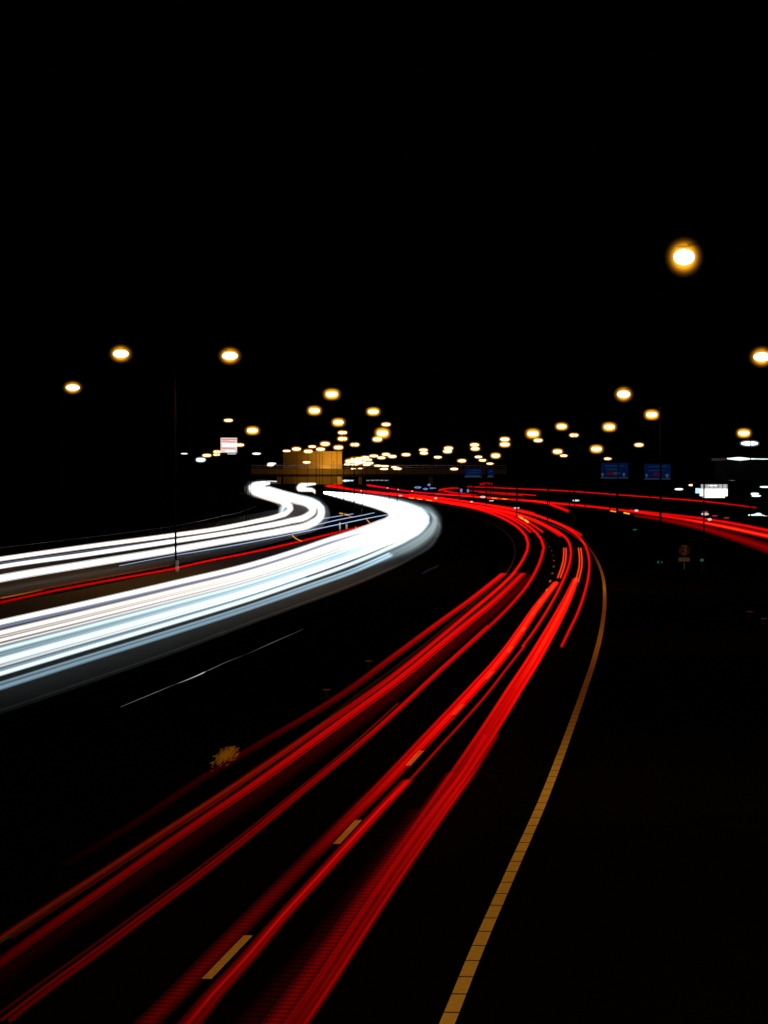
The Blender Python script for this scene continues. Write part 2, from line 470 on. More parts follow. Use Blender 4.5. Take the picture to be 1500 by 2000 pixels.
trail('tail_light_trail', 'crimson core of the streak right of the nearest dashes', wb(off(G2[:9], -8, 0), [(0, 12), (1, 8)], [(0, .10), (1, .3)]), M['pinkred'], group=GR, shells=3)
# big pair: right tail light
H0 = [(1127, 1136), (1134, 1103), (1134, 1088), (1132, 1071)]
trail('tail_light_trail', 'left line of the short orange red stub at the top of the broadest band', wb(off(H0, -2.6, -2.2), [(0, 4), (1, 3.4)], [(0, 1.0), (1, 1.2)]), M['hot'], group=GR, shells=2)
trail('tail_light_trail', 'right line of the short orange red stub at the top of the broadest band', wb(off(H0, 2.6, 2.2), [(0, 4), (1, 3.4)], [(0, 1.0), (1, 1.2)]), M['hot'], group=GR, shells=2)
H = [(470, 2090), (545, 2006), (600, 1930), (660, 1848), (730, 1748), (800, 1650), (850, 1580), (900, 1508), (938, 1452), (975, 1395), (1008, 1342), (1037, 1297), (1062, 1255), (1084, 1216), (1103, 1180), (1117, 1150), (1125, 1130)]
trail('tail_light_trail', 'broadest bright red band, second from the pale edge line', wb(H[4:], [(0, 46), (.3, 44), (.6, 32), (1, 12)], [(0, .05), (.25, .24), (.5, .6), (.8, 1.0), (1, 1.1)]), M['red'], group=GR, shells=5, flat=.12, soft=-.8, strands=threads(9, -.45, .45))
trail('tail_light_trail', 'orange heart of the broadest red band', wb(H[10:], [(0, 10), (1, 7)], [(0, .04), (.5, .5), (1, .9)]), M['hot'], group=GR, shells=3)
trail('tail_light_trail', 'comb of dark red ticks on the left flank of the broadest band', wb(off(H[:8], -14, -16), [(0, 62), (.5, 44), (1, 26)], [(0, .20), (.5, .24), (1, .16)]), M['red'], h=0.6, group=GR, shells=3, comb=(9.5, .6), n=60, flat=0.03)
trail('tail_light_trail', 'faint outer ticks furthest left of the broadest band', wb(off(H[:7], -66, -34), [(0, 90), (1, 40)], [(0, .025), (1, .02)]), M['red'], h=0.6, group=GR, shells=4, comb=(12, .5), n=60, flat=0.03)
H2 = [(510, 2090), (585, 1988), (645, 1900), (710, 1800), (780, 1696), (845, 1604), (885, 1550), (912, 1514), (938, 1474), (962, 1436)]
trail('tail_light_trail', 'wide red streak with a blunt corner on the broadest band', wb(off(H2, 4, 0), [(0, 52), (.5, 44), (.8, 34), (1, 28)], [(0, .15), (.4, .18), (.74, .19), (.80, .12), (1, .02)]), M['red'], group=GR, shells=5, flat=.12, soft=-.8, strands=threads(9, -.46, .46))
trail('tail_light_trail', 'crimson line down the middle of the broadest band', wb(off(H2, -22, -14), [(0, 9), (1, 6)], [(0, .12), (1, .25)]), M['pinkred'], group=GR, shells=3)
trail('tail_light_trail', 'thin red rim on the right side of the broadest band', wb(off(H2, 24, 10), [(0, 10), (1, 7)], [(0, .10), (1, .16)]), M['red'], group=GR, shells=3)

# far ends of other cars' trails in the bend
GF = 'short red trails in the far bend'
trail('tail_light_trail', 'short red streak ending inside the bend, left of the amber flashes', [(1036, 1039, 4, .9), (1020, 1026, 4, 1), (990, 1009, 4, 1.1), (940, 994, 4, 1.1), (870, 981, 4, .9)], M['red'], group=GF, shells=2)
trail('tail_light_trail', 'short red streak that carries two amber flashes', [(1060, 1039, 4, .9), (1040, 1025, 4, 1), (1005, 1007, 4, 1.1), (960, 994, 4, 1.0), (890, 981, 3, .8)], M['red'], group=GF, shells=2)
trail('tail_light_trail', 'short double red streak ending at the crest of the bend', [(1094, 1045, 8, .8), (1070, 1030, 7, 1), (1035, 1014, 5, 1.1), (1000, 1001, 4, 1.0), (930, 987, 3, .8)], M['red'], group=GF, shells=2)
trail('tail_light_trail', 'short red streak ending on the outer shoulder of the bend', [(1135, 1045, 5, .8), (1110, 1031, 5, 1), (1078, 1018, 4, 1.1), (1040, 1005, 4, 1.0), (960, 989, 3, .8)], M['red'], group=GF, shells=2)
trail('tail_light_trail', 'thin red streak on the upper edge of the far bend', [(1044, 1002, 3, .7), (1000, 993, 4, 1), (940, 984, 4, 1.1), (870, 974, 4, 1.0), (790, 966, 3, .9), (700, 957, 3, .9), (664, 952, 4, .8), (641, 949, 4, .8)], M['red'], group=GF, shells=2)
trail('tail_light_trail', 'broad red sheaf where all near trails run together', [(990, 1006, 3, .1), (930, 990, 10, .25), (880, 981, 11, .5), (830, 973.5, 6, .7), (780, 967.5, 4, .9), (700, 959, 3, .9), (660, 952, 5, .7), (640, 948, 5, .5)], M['red'], group=GF, shells=3)
trail('tail_light_trail', 'upper red line above the far white stream', [(718, 947.5, 4, 1.0), (735, 950, 4, .9), (751, 952.5, 3.5, .8), (779, 957, 3.5, .6), (816, 961.5, 3, .8), (863, 965.5, 3, .9), (910, 969, 3, 1.0), (978, 974, 3, 1.0)], M['pinkred'], group=GF, shells=2)
trail('tail_light_trail', 'tangle of red below the overpass abutment, first strand', [(641, 951, 3, .8), (650, 947.5, 3, .9), (662, 945.5, 2.5, .9), (668, 944, 2, .7)], M['red'], group=GF, shells=2)
trail('tail_light_trail', 'tangle of red below the overpass abutment, second strand', [(636, 949, 5, .6), (650, 951, 2, .9), (664, 949, 2, .9), (672, 953, 2, .7)], M['red'], group=GF, shells=2)
trail('tail_light_trail', 'bright red curl left of the far blue lights', [(858, 957.5, 4, 1.1), (866, 955.5, 4, .9), (880, 953.5, 3, .8), (897, 953.5, 3, .8)], M['red'], group=GF, shells=2)
trail('tail_light_trail', 'red line under the bright curl', [(868, 959, 4, 1.1), (885, 962, 3, .9), (905, 964.5, 3, .8), (930, 966.5, 2, .6)], M['red'], group=GF, shells=2)

# exit road on the right
GX = 'red trails on the exit road at right'
trail('tail_light_trail', 'main red streak of the exit road, from mid picture to the right edge', [(1560, 1060, 13, .9), (1500, 1047, 12, 1.0), (1430, 1031.5, 10, 1.1), (1360, 1018, 8, 1.1), (1285, 1006, 6, 1.1), (1208, 995.5, 5, 1.1), (1130, 987, 5, 1.1), (1072, 982, 6, 1.1), (1037, 978.5, 5, 1.0), (978, 974, 4, .9), (920, 969, 4, .9), (850, 964.5, 3, .8)], M['red'], group=GX, shells=3)
trail('tail_light_trail', 'orange core line inside the main exit road streak', [(1560, 1058, 4, .9), (1500, 1047, 4, .9), (1430, 1032, 4, 1.0), (1380, 1022, 3, .8), (1340, 1015, 2, .3)], M['hot'], group=GX, shells=2)
trail('tail_light_trail', 'upper red line of the exit road at the right edge', [(1560, 1048, 7, .9), (1500, 1036, 7, 1.0), (1430, 1022, 6, 1.0), (1370, 1012.5, 5, 1.0), (1300, 1004, 4, .9), (1230, 996, 3, .8)], M['red'], group=GX, shells=3)
trail('tail_light_trail', 'dull red band under the main exit road streak', [(1560, 1092, 24, .20), (1500, 1071, 22, .22), (1430, 1048, 17, .26), (1370, 1031, 13, .26), (1300, 1016, 9, .26), (1240, 1007, 6, .2)], M['red'], h=0.5, group=GX, shells=5)
trail('tail_light_trail', 'double red hook turning down off the exit road', [(1109, 998, 7, .8), (1095, 992.5, 6, 1.0), (1080, 987, 5, 1.0), (1060, 981, 4, 1.0), (1020, 977, 3, .7)], M['red'], group=GX, shells=2)
trail('tail_light_trail', 'short thin red streak between the two long exit road lines', [(1046, 967.5, 2.5, .8), (1000, 964, 2.5, .8), (960, 961, 2.5, .7), (918, 958.5, 2.5, .6)], M['red'], group=GX, shells=2)
trail('tail_light_trail', 'shorter red streak just under the short thin one', [(1020, 968, 2.5, .6), (980, 965, 2.5, .7), (935, 961.5, 2.5, .6)], M['red'], group=GX, shells=2)
trail('tail_light_trail', 'long thin red line furthest up on the right', [(1476, 991.5, 3, .5), (1430, 985.5, 3, .6), (1372, 979, 3.2, .8), (1290, 972.5, 2.6, .8), (1200, 965.8, 2.6, .8), (1107, 959, 2.6, .8), (1013, 954.5, 2.6, .8), (913, 950.5, 2.6, .6)], M['red'], group=GX, shells=2)
trail('tail_light_trail', 'small dim red squiggle above the long thin line', [(938, 946, 4, .5), (948, 944, 4, .45), (961, 945, 4, .4)], M['red'], group=GX, shells=2)
# red line between the two white streams
RL = [(-60, 1190), (0, 1177), (100, 1155), (233, 1130), (333, 1112), (400, 1097), (500, 1077), (567, 1062), (667, 1038), (747, 1020)]
trail('tail_light_trail', 'lone red line between the two white streams', wb(RL, [(0, 7), (.5, 5), (1, 5)], [(0, .28), (.3, .5), (.6, .75), (1, .6)]), M['red'], group='red line between the white streams', shells=3)
trail('tail_light_trail', 'dim red fringe above the lone red line', wb(off(RL[:5], 0, 0, -8), [(0, 5), (1, 4)], [(0, .10), (1, .10)]), M['red'], group='red line between the white streams', shells=3)

# white stream of the oncoming carriageway
I_ = [(-60, 1228), (0, 1214), (167, 1177), (333, 1139), (500, 1099), (590, 1071), (639, 1054), (695, 1037), (732, 1024), (762, 1011), (768, 1003), (758, 996), (738, 988), (710, 980), (680, 973), (655, 967.5), (634, 963)]
O_ = [(-60, 1362), (0, 1343), (167, 1290), (333, 1238), (500, 1184), (600, 1149), (700, 1113), (765, 1084), (815, 1058), (843, 1035), (851, 1018), (844, 1003), (825, 993), (795, 984), (755, 974.5), (700, 966.5), (634, 961)]
def between(u):
    return [(a[0] + (b[0] - a[0]) * u, a[1] + (b[1] - a[1]) * u) for a, b in zip(I_, O_)]
GW = 'white headlight trails of the lower stream'
#  (u, near width, far width, near brightness, bend brightness, material, label)
WS = [
 (0.015, 12, 8, 1.25, 1.5, 'white', 'uppermost white streak of the lower stream'),
 (0.085, 9, 6, .22, .9, 'blue', 'pale blue line under the uppermost white streak'),
 (0.175, 12, 8, 1.15, 1.5, 'warm', 'second white streak of the lower stream, faintly pink'),
 (0.235, 4, 8, .5, 1.5, 'white', 'hairline streak inside the upper half of the lower stream'),
 (0.285, 9, 8, 1.0, 1.5, 'warm', 'narrow pinkish streak third from the top of the lower stream'),
 (0.35, 6, 8, .6, 1.5, 'white', 'narrow white streak fourth from the top of the lower stream'),
 (0.425, 13, 9, .75, 1.5, 'ice', 'icy white streak in the middle of the lower stream'),
 (0.50, 7, 8, .35, 1.5, 'cold', 'pale cyan streak just below the middle of the lower stream'),
 (0.595, 18, 9, 1.15, 1.5, 'ice', 'widest icy white streak of the lower stream'),
 (0.68, 6, 8, .5, 1.3, 'white', 'thin white streak under the widest icy one'),
 (0.79, 10, 8, 1.15, 1.2, 'ice', 'lowest bright white streak of the lower stream'),
]
for u, w0, w1, b0, b1, mt, lb in WS:
    P = between(u)
    trail('head_light_trail', lb, wb(P, [(0, w0), (.2, w0 * .95), (.36, w0 * .82), (.46, w0 * .7 + 3), (.55, w0 * .5 + 8), (.64, 16), (.8, 15), (.92, w1 + 1), (1, w1 * .55)], [(0, b0 * 1.5), (.25, b0 * 1.5), (.42, b0 * .8 + b1 * .4), (.5, b0 * .5 + b1 * .8), (.62, b1 * 1.4), (1, b1 * 1.5)]), M[mt], h=0.68, group=GW, shells=3, n=130)
trail('head_light_trail', 'comb of tiny cyan ticks near the lower left of the white stream', wb(between(.735)[:6], [(0, 8), (1, 5)], [(0, .5), (1, .6)]), M['cold'], group=GW, shells=2, comb=(-5.0, .55), n=60)
trail('head_light_trail', 'thin light blue streak below the bright white ones', wb(between(.93)[:8], [(0, 6), (1, 4)], [(0, .42), (.6, .6), (1, 1.2)]), M['cold'], group=GW, shells=2, comb=(-4.4, .62), n=90)
trail('head_light_trail', 'lowest light blue streak made of fine ticks', wb(between(1.0)[:8], [(0, 12), (.6, 8), (1, 7)], [(0, .50), (.6, .55), (1, 1.0)]), M['cold'], group=GW, shells=2, comb=(-4.4, .62), n=90)
trail('head_light_trail', 'outer pale rim of the white bend', [(700, 1106, 14, .05), (755, 1084, 26, .24), (806, 1060, 32, .32), (832, 1041, 28, .34), (845, 1025, 20, .3), (848, 1013, 16, .3), (840, 1002, 12, .3), (822, 992, 9, .25)], M['ice'], group=GW, shells=8, soft=1.2)
trail('head_light_trail', 'blurred blue white haze just outside the white bend', [(700, 1112, 16, .04), (770, 1086, 26, .12), (818, 1062, 34, .22), (842, 1041, 36, .3), (852, 1018, 34, .3), (842, 998, 28, .28), (816, 987, 20, .2), (770, 974, 14, .12), (700, 964, 10, .06)], M['ice'], h=1.0, group=GW, shells=12, soft=2.4)
trail('head_light_trail', 'broad white core filling the throat of the bend', [(660, 1078, 10, .05), (700, 1063, 24, .2), (740, 1048, 40, .7), (775, 1034, 50, 1.3), (798, 1016, 44, 1.4), (785, 998, 26, 1.4), (755, 985, 20, 1.3), (715, 975, 13, 1.2), (675, 968, 8, 1.2), (640, 963, 5, 1.0)], M['white'], h=0.9, group=GW, shells=5)
trail('head_light_trail', 'short white flare under the overpass', [(660, 939.8, 3, .9), (672, 939, 5, 1.4), (690, 938.5, 3, .9)], M['ice'], group=GW, shells=2)
trail('head_light_trail', 'row of faint white specks right of the short flare', [(716, 938.5, 2, .35), (735, 938, 2, .4), (760, 938.5, 2, .3)], M['ice'], group=GW, shells=1, comb=(-9, .5))

# white stream of the slip road (upper left)
GS = 'white headlight trails of the upper stream'
T1 = [(-60, 1101), (0, 1092), (167, 1068), (333, 1046), (430, 1032), (500, 1018), (540, 1009), (562, 1000), (568, 991), (558, 983), (535, 974), (508, 965), (493, 957), (492, 951), (503, 946), (525, 944)]
T2 = [(-60, 1118), (0, 1107), (167, 1083), (333, 1058), (430, 1043), (500, 1031), (565, 1018), (600, 1008), (612, 997), (603, 985), (580, 977), (550, 970), (518, 961), (500, 955), (500, 949), (520, 945)]
T3 = [(-60, 1142), (0, 1130), (167, 1102), (333, 1075), (430, 1058), (500, 1046), (560, 1035), (605, 1024), (626, 1008), (627, 993), (612, 981), (585, 973), (555, 965), (525, 956), (508, 951), (512, 946)]
trail('head_light_trail', 'topmost white streak of the upper left stream', wb(T1, [(0, 10), (.3, 9), (.5, 12), (.7, 15), (.9, 15), (1, 7)], [(0, 2.2), (.3, 2.2), (.6, 2.2), (1, 2.2)]), M['warm'], h=0.68, group=GS, shells=3)
trail('head_light_trail', 'middle white streak of the upper left stream', wb(T2, [(0, 9), (.3, 10), (.5, 15), (.7, 17), (.9, 16), (1, 6)], [(0, 2.2), (.3, 2.2), (.6, 2.2), (1, 2.2)]), M['white'], h=0.68, group=GS, shells=3)
trail('head_light_trail', 'lowest and widest white streak of the upper left stream', wb(T3, [(0, 17), (.3, 13), (.5, 16), (.7, 15), (.9, 13), (1, 6)], [(0, 2.2), (.3, 2.2), (.6, 2.2), (1, 2.2)]), M['white'], h=0.68, group=GS, shells=3)
trail('head_light_trail', 'thin dark violet line inside the topmost white streak', wb([(p[0], p[1] + 8) for p in T1[:4]], [(0, 3), (1, 2)], [(0, .2), (1, .2)]), M['blue'], group=GS, shells=2)
trail('head_light_trail', 'blue white haze round the leftmost white bend', [(560, 969, 10, .1), (530, 960, 24, .22), (503, 955, 34, .30), (492, 953, 34, .28), (500, 946, 18, .2), (540, 942, 8, .1)], M['cold'], h=1.0, group=GS, shells=8, soft=1.5)
trail('head_light_trail', 'blue white haze round the right bend of the upper stream', [(590, 970, 14, .12), (622, 983, 24, .22), (632, 1000, 26, .22), (620, 1022, 20, .15), (560, 1036, 14, .05)], M['cold'], h=1.0, group=GS, shells=8, soft=1.5)
trail('head_light_trail', 'white spill under the upper bend, left of its dark gap', [(549, 1001, 12, .8), (552, 994, 14, 1.1), (556, 986, 14, 1.2), (560, 979, 12, 1.2)], M['ice'], h=1.0, group=GS, shells=4)
trail('head_light_trail', 'small white hook of headlights below the tan building', [(616, 945, 5, 1.8), (600, 946.5, 8, 2.2), (586, 950, 12, 2.2), (584, 953, 12, 2.2), (598, 956, 10, 2.0), (613, 959, 8, 1.6), (615, 963, 4, .8)], M['warm'], group=GS, shells=3)
trail('head_light_trail', 'pinkish streak on top of the leftmost white bend', [(510, 940.5, 2.2, .9), (530, 939.8, 2.4, 1.0), (542, 940.5, 3, 1.2)], M['warm'], group=GS, shells=2)
trail('head_light_trail', 'tiny pink streak above the small white hook', [(588, 940.3, 2, .7), (604, 940, 2, .7)], M['warm'], group=GS, shells=2)
GB = 'thin blue lines between the white streams'
trail('marker_light_trail', 'long thin blue line under the upper white stream', [(233, 1105, 1.9, .5), (333, 1086, 2.1, .7), (400, 1075, 2.1, .8), (500, 1057, 2.1, .9), (600, 1037, 2.1, .9), (667, 1023, 2.1, .9), (730, 1010, 2.1, .8), (764, 1004, 2.1, .6)], M['blue'], h=1.0, group=GB, shells=2)
trail('marker_light_trail', 'middle thin blue line right of the upper bend', [(614, 1026, 2.1, .9), (667, 1014, 2.1, .8), (705, 1007, 2.1, .7), (731, 1001.5, 1.9, .6)], M['blue'], h=1.0, group=GB, shells=2)
trail('marker_light_trail', 'shortest and highest thin blue line right of the upper bend', [(622, 1014.5, 1.9, .8), (655, 1009, 1.9, .7), (690, 1003.5, 1.9, .6)], M['blue'], h=1.0, group=GB, shells=2)
trail('marker_light_trail', 'dim blue fleck inside the dark field beside the white bend', [(824, 1121, 3, .012), (838, 1113, 3, .02), (856, 1105, 3, .016)], M['blue'], h=0.4, group='blue fleck in the median', shells=2)
trail('head_light_trail', 'hairline white streak alone in the dark median below the white stream', [(236, 1380.5, 1.5, .07), (300, 1354, 1.6, .14), (344, 1336, 1.6, .02), (352, 1333, 1.8, .16), (398, 1313.5, 2.4, .6), (401, 1312, 2, .02), (410, 1308, 1.8, .12), (440, 1294, 1.6, .08), (478, 1279, 1.5, .01), (530, 1256, 1.7, .10), (592, 1229, 1.4, .02)], M['white'], h=0.75, group='hairline streak in the median', shells=2)
GA = 'amber indicator flashes'
for lb, P in [
  ('amber tick left of the long blue line', [(571, 1046, 3, .8), (580, 1053, 2.5, .7), (589, 1057, 2, .6)]),
  ('amber tick at the left end of the blue lines', [(664, 1002.5, 4, .7), (675, 1004.5, 3, .6), (688, 1010, 2, .5)]),
  ('amber tick crossing the longest blue line', [(716, 1014, 2.5, .7), (720, 1019, 2.5, .7), (724, 1022, 2, .5)]),
  ('amber tick on the lone red line', [(694, 1029, 2, .5), (699, 1038, 2, .4)]),
  ('first amber flash in the red bend', [(1014, 1008.5, 4, 1.2), (1021, 1013, 4.5, 1.4)]),
  ('second amber flash in the red bend, nearer', [(1025, 1015.5, 4.5, 1.3), (1031, 1019.5, 5, 1.4)]),
  ('amber flash left of the gantry mast on the exit road streak', [(1191, 997.5, 3, 1.0), (1203, 999.5, 3, 1.0)]),
  ('amber flash right of the gantry mast on the exit road streak', [(1219, 1001.5, 3.5, 1.3), (1229, 1003.5, 3.5, 1.3)]),
  ('leftmost of three amber flashes over the far red sheaf', [(799, 972.3, 2.5, .8), (808, 973.3, 2.5, .8)]),
  ('middle of three amber flashes over the far red sheaf', [(815, 974.2, 2.5, .8), (824, 975.6, 2.5, .8)]),
  ('rightmost of three amber flashes over the far red sheaf', [(833, 976.6, 2.5, .8), (843, 978, 2.5, .8)]),
  ('amber flash on the far exit road, left of its twin', [(961, 973, 2.2, .8), (970, 973.6, 2.2, .8)]),
  ('amber flash on the far exit road, right of its twin', [(981, 974.3, 2.2, .8), (991, 975, 2.2, .8)]),
  ('dim orange streak at the left edge below the upper stream', [(2, 1168, 3, .25), (40, 1161, 3, .2), (85, 1152, 2, .08)])]:
    trail('indicator_flash', lb, P, M['amber'], h=0.8, group=GA, shells=2, n=10, cat='indicator flash')

# ------------------------------------------------------------------ street lamps
# shared unit meshes; every lamp is an Empty at the foot of its mast
def sup(v, e):
    return math.copysign(abs(v) ** e, v)
def squashed(me, e):
    """rounder-ended bar out of a unit sphere"""
    for v in me.vertices:
        x, z = v.co.x, v.co.z
        r = math.hypot(x, z)
        if r > 1e-6:
            c, sn = x / r, z / r
            v.co.x = r * sup(c, e); v.co.z = r * sup(sn, e)
def shells_mesh(name, n, fac, b, e=1.0):
    V, Fc, G = [], [], []
    for q in range(n):
        f = fac[0] + (fac[1] - fac[0]) * q / (n - 1)
        s = len(V)
        ellipsoid(V, Fc, f, f, f, 24, 14)
        G += [b[q] / 2] * (len(V) - s)
    me = mesh(name, V, Fc, True); squashed(me, e); glow_attr(me, G); return me
LENS_HALO = shells_mesh('lens_halo', 9, (0.50, 1.0), [.6, .5, .4, .3, .22, .12, .05, .02, .007], 0.80)
RLENS_HALO = shells_mesh('round_lens_halo', 9, (0.50, 1.0), [.5, .4, .3, .20, .11, .055, .026, .011, .004], 1.0)
RLENS_HALO.materials.append(M['lens'])
LENS_HALO.materials.append(M['lens'])
WLENS_HALO = shells_mesh('lens_halo_white', 5, (0.60, 1.0), [.5, .3, .15, .06, .03], 0.78)
WLENS_HALO.materials.append(M['whalo'])
_v, _f = [], []
ellipsoid(_v, _f, 1, 1, 1, 24, 14)
BULB = mesh('arc_tube', _v, _f, True); squashed(BULB, 0.78); BULB.materials.append(M['bulb'])
RBULB = mesh('round_arc_tube', _v, _f, True); RBULB.materials.append(M['bulb'])
WBULB = mesh('white_arc_tube', _v, _f, True); squashed(WBULB, 0.78); WBULB.materials.append(M['wbulb'])
# cap: shallow shell over the lens
_v, _f = [], []
ellipsoid(_v, _f, 1, 1, 1, 20, 12, zmin=0.0)
CAP = mesh('lamp_cap', _v, _f, True); CAP.materials.append(M['mast'])
_v, _f = [], []
tube_data([Vector((0, 0, z / 10)) for z in range(11)], [1.0 - 0.045 * z for z in range(11)], 12, _v, _f)
MAST = mesh('lamp_mast', _v, _f, True); MAST.materials.append(M['mast'])

def lamp(heads, label, group, mast_px=None, Y=None, side=1, light=0.0, name='street_lamp', cat='street lamp', white=False, arm=None, mast_r=None):
    """heads: (x, y, core width px, core height px).  Y: distance; side: mast to the right (+1) or left (-1)"""
    P = [at_depth(h[0], h[1], Y) for h in heads]
    px = Y / F
    if mast_px is not None: mx = at_depth(mast_px, 925, Y).x
    elif len(P) == 2: mx = (P[0].x + P[1].x) / 2
    else: mx = P[0].x + side * (arm if arm else max(heads[0][2] * px * 1.1, 1.6))
    zt = max(p.z for p in P) + heads[0][3] * px * 0.9
    root = empty(name, (mx, Y, 0), label, cat, group)
    r = mast_r or 0.075
    o = link('mast', MAST, None, root); o.scale = (r, r, zt)
    for p, h in zip(P, heads):
        hw, hh = h[2] / 2 * px, h[3] / 2 * px  # head size follows the lamp's smeared glare, so far heads come out oversized
        top = p.z + hh * 1.02
        sgn = 1 if mx > p.x else -1
        a = Vector((0, 0, zt - 0.05)); b = Vector((p.x - mx + sgn * hw * 0.3, 0, top + hh * 0.15))
        m1 = Vector((b.x * 0.45, 0, max(a.z, b.z) + 0.05))
        path = [a.lerp(m1, t).lerp(m1.lerp(b, t), t) for t in [i / 8 for i in range(9)]]
        link('arm', tube('arm', path, 0.045, 0.035, 8), M['mast'], root)
        c = link('cap', CAP, None, root); c.location = (p.x - mx, 0, p.z + hh * 0.95); c.scale = (hw * 0.6, hw * 0.4, hh * 0.18)
        l = link('lens', WLENS_HALO if white else (RLENS_HALO if h[3] >= 14 else LENS_HALO), None, root); l.location = (p.x - mx, 0, p.z)  # shells that draw the halo of glare round the lamp
        ex = ((0.52 * h[3] + 0.6 if h[3] > 8 else 0.42 * h[3] + 0.4) if not white else 0.22 * h[3] + .5) * px           # lens shells widened to draw the halo of glare round the core
        l.scale = (hw + ex * .75, min(hw, 1.0) + ex * .75, hh + ex)
        bl = link('arc_tube', WBULB if white else (RBULB if h[3] >= 14 else BULB), None, root); bl.parent = l
        kb = .90 if h[3] >= 14 or white else .80
        bl.scale = (hw * kb / l.scale[0], min(hw, 1.0) * kb / l.scale[1], hh * (kb - .12) / l.scale[2])
        if light:
            ld = bpy.data.lights.new('lamp_light', 'SPOT')
            ld.energy = light; ld.color = (1.0, 0.40, 0.030); ld.spot_size = R(172); ld.spot_blend = 0.5
            ld.shadow_soft_size = 0.15
            lo = bpy.data.objects.new('lamp_light', ld); col.objects.link(lo); lo.parent = root
            lo.location = (p.x - mx, 0, p.z - hh - ex - 0.25)
    return root

GL = 'sodium street lamps along the roads'
def dist(y, above=4.9): return F * above / (YH - y)
# right-hand row, nearest first
lamp([(1336, 502, 46, 40)], 'nearest and largest amber lamp, alone high at upper right', GL, Y=51, side=1, light=1400, arm=2.2)
lamp([(3270, -1560, 128, 105)], 'amber lamp of the right hand row standing beside the bridge', GL, Y=19, side=1, light=5600, arm=2.2)
lamp([(1488, 697, 36, 22)], 'amber street lamp cut by the right edge of the picture', GL, Y=95, side=1, light=1100)
lamp([(1218, 770, 28, 17)], 'bright amber lamp left of and above the lamp over the right blue sign', GL, Y=139, mast_px=1290, light=1300)
lamp([(1273, 810, 26, 12)], 'amber lamp high above the right blue direction sign', GL, Y=187, mast_px=1375)
lamp([(1190, 834, 25, 11)], 'amber lamp high above the left blue direction sign', GL, Y=237, mast_px=1207)
lamp([(1165, 877, 24, 10)], 'amber lamp just left of and above the left blue sign', GL, Y=330)
lamp([(1187, 896, 17, 4)], 'thin amber lamp just over the top edge of the left blue sign', GL, Y=520)
lamp([(1248, 869, 20, 6)], 'small amber lamp above the gap between the two blue signs', GL, Y=400)
lamp([(1097, 833, 23, 9)], 'upper amber lamp of the pair right of mid picture', GL, Y=300)
lamp([(1121, 850, 20, 6)], 'slimmer lower amber lamp of the pair right of mid picture', GL, Y=340)
lamp([(1041, 847, 26, 12)], 'brightest amber lamp over the red bend', GL, Y=276)
lamp([(1051, 860, 20, 6)], 'thin amber lamp tucked under the brightest one over the bend', GL, Y=400)
lamp([(1089, 882, 21, 8)], 'amber lamp below the upper pair, over the exit road', GL, Y=400)
lamp([(1101, 890, 17, 4)], 'thinnest amber lamp right under the lamp over the exit road', GL, Y=560)
lamp([(986, 858, 21, 7)], 'upper of two stacked amber lamps above the far blue sign', GL, Y=330)
lamp([(986, 868, 22, 8)], 'lower of two stacked amber lamps above the far blue sign', GL, Y=370)
lamp([(968, 890, 20, 8)], 'lone amber lamp below the two stacked lamps', GL, Y=520)
lamp([(927, 869, 20, 6)], 'upper of the stacked pair straight above the far blue sign', GL, Y=450)
lamp([(928, 876.5, 20, 6)], 'lower of the stacked pair straight above the far blue sign', GL, Y=480)
lamp([(934.5, 892.5, 17, 4)], 'first of three stepped thin amber lamps above the far blue sign', GL, Y=650)
lamp([(943, 899, 18, 4)], 'middle of three stepped thin amber lamps above the far blue sign', GL, Y=700)
lamp([(957, 905.5, 17, 3)], 'lowest of three stepped thin amber lamps above the far blue sign', GL, Y=750)
lamp([(902, 900, 19, 5.5)], 'small amber lamp left of and above the far blue sign', GL, Y=700)
lamp([(887, 916, 18, 4)], 'low amber lamp level with the far blue sign, to its left', GL, Y=800)
lamp([(876, 875.5, 20, 6)], 'upper of the middle stacked amber pair', GL, Y=520)
lamp([(874, 881.5, 20, 6)], 'lower of the middle stacked amber pair', GL, Y=560)
lamp([(855, 893, 18, 4)], 'thin single amber lamp between two stacked pairs', GL, Y=700)
lamp([(827, 879, 19, 5)], 'upper of the leftmost stacked amber pair right of the cluster', GL, Y=600)
lamp([(828, 885, 18, 5)], 'lower of the leftmost stacked amber pair right of the cluster', GL, Y=640)
lamp([(793, 888, 20, 5)], 'single amber lamp just right of the dense far cluster', GL, Y=700)
lamp([(1453, 846, 26, 11)], 'amber lamp above the white canopy lights at far right', GL, Y=280, mast_px=1466)
# double-armed lamps in the median and the left-hand row
lamp([(236, 691, 34, 19), (449, 695, 34, 19)], 'tall double-armed amber lamp whose mast cuts the upper white stream', GL, Y=164, light=4500, mast_r=0.08)
lamp([(614, 802, 25, 11), (729, 804, 25, 10)], 'double-armed amber lamp above the tan building', GL, Y=316, light=800)
lamp([(661, 825, 24, 10), (754, 829, 20, 6)], 'double-armed amber lamp further off, one head over its taller neighbour', GL, Y=390)
lamp([(142, 757, 30, 14)], 'leftmost amber lamp of all, its mast top lit', GL, Y=215, mast_px=124)
lamp([(648, 770, 28, 13)], 'single amber lamp highest above the tan building', GL, Y=600, side=-1)
lamp([(493, 841, 25, 10)], 'amber lamp with lit bracket right of the bright billboard', GL, Y=300, mast_px=481)
lamp([(446, 821, 20, 5)], 'small amber lamp straight above the bright billboard', GL, Y=330, side=-1)
lamp([(468, 869, 20, 5)], 'amber lamp touching the right side of the billboard', GL, Y=480)
lamp([(424, 882.5, 17, 5)], 'amber lamp at the lower left corner of the billboard', GL, Y=620, side=-1)
lamp([(404, 889.5, 20, 5)], 'amber lamp left of the billboard, above the pale green one', GL, Y=560, side=-1)
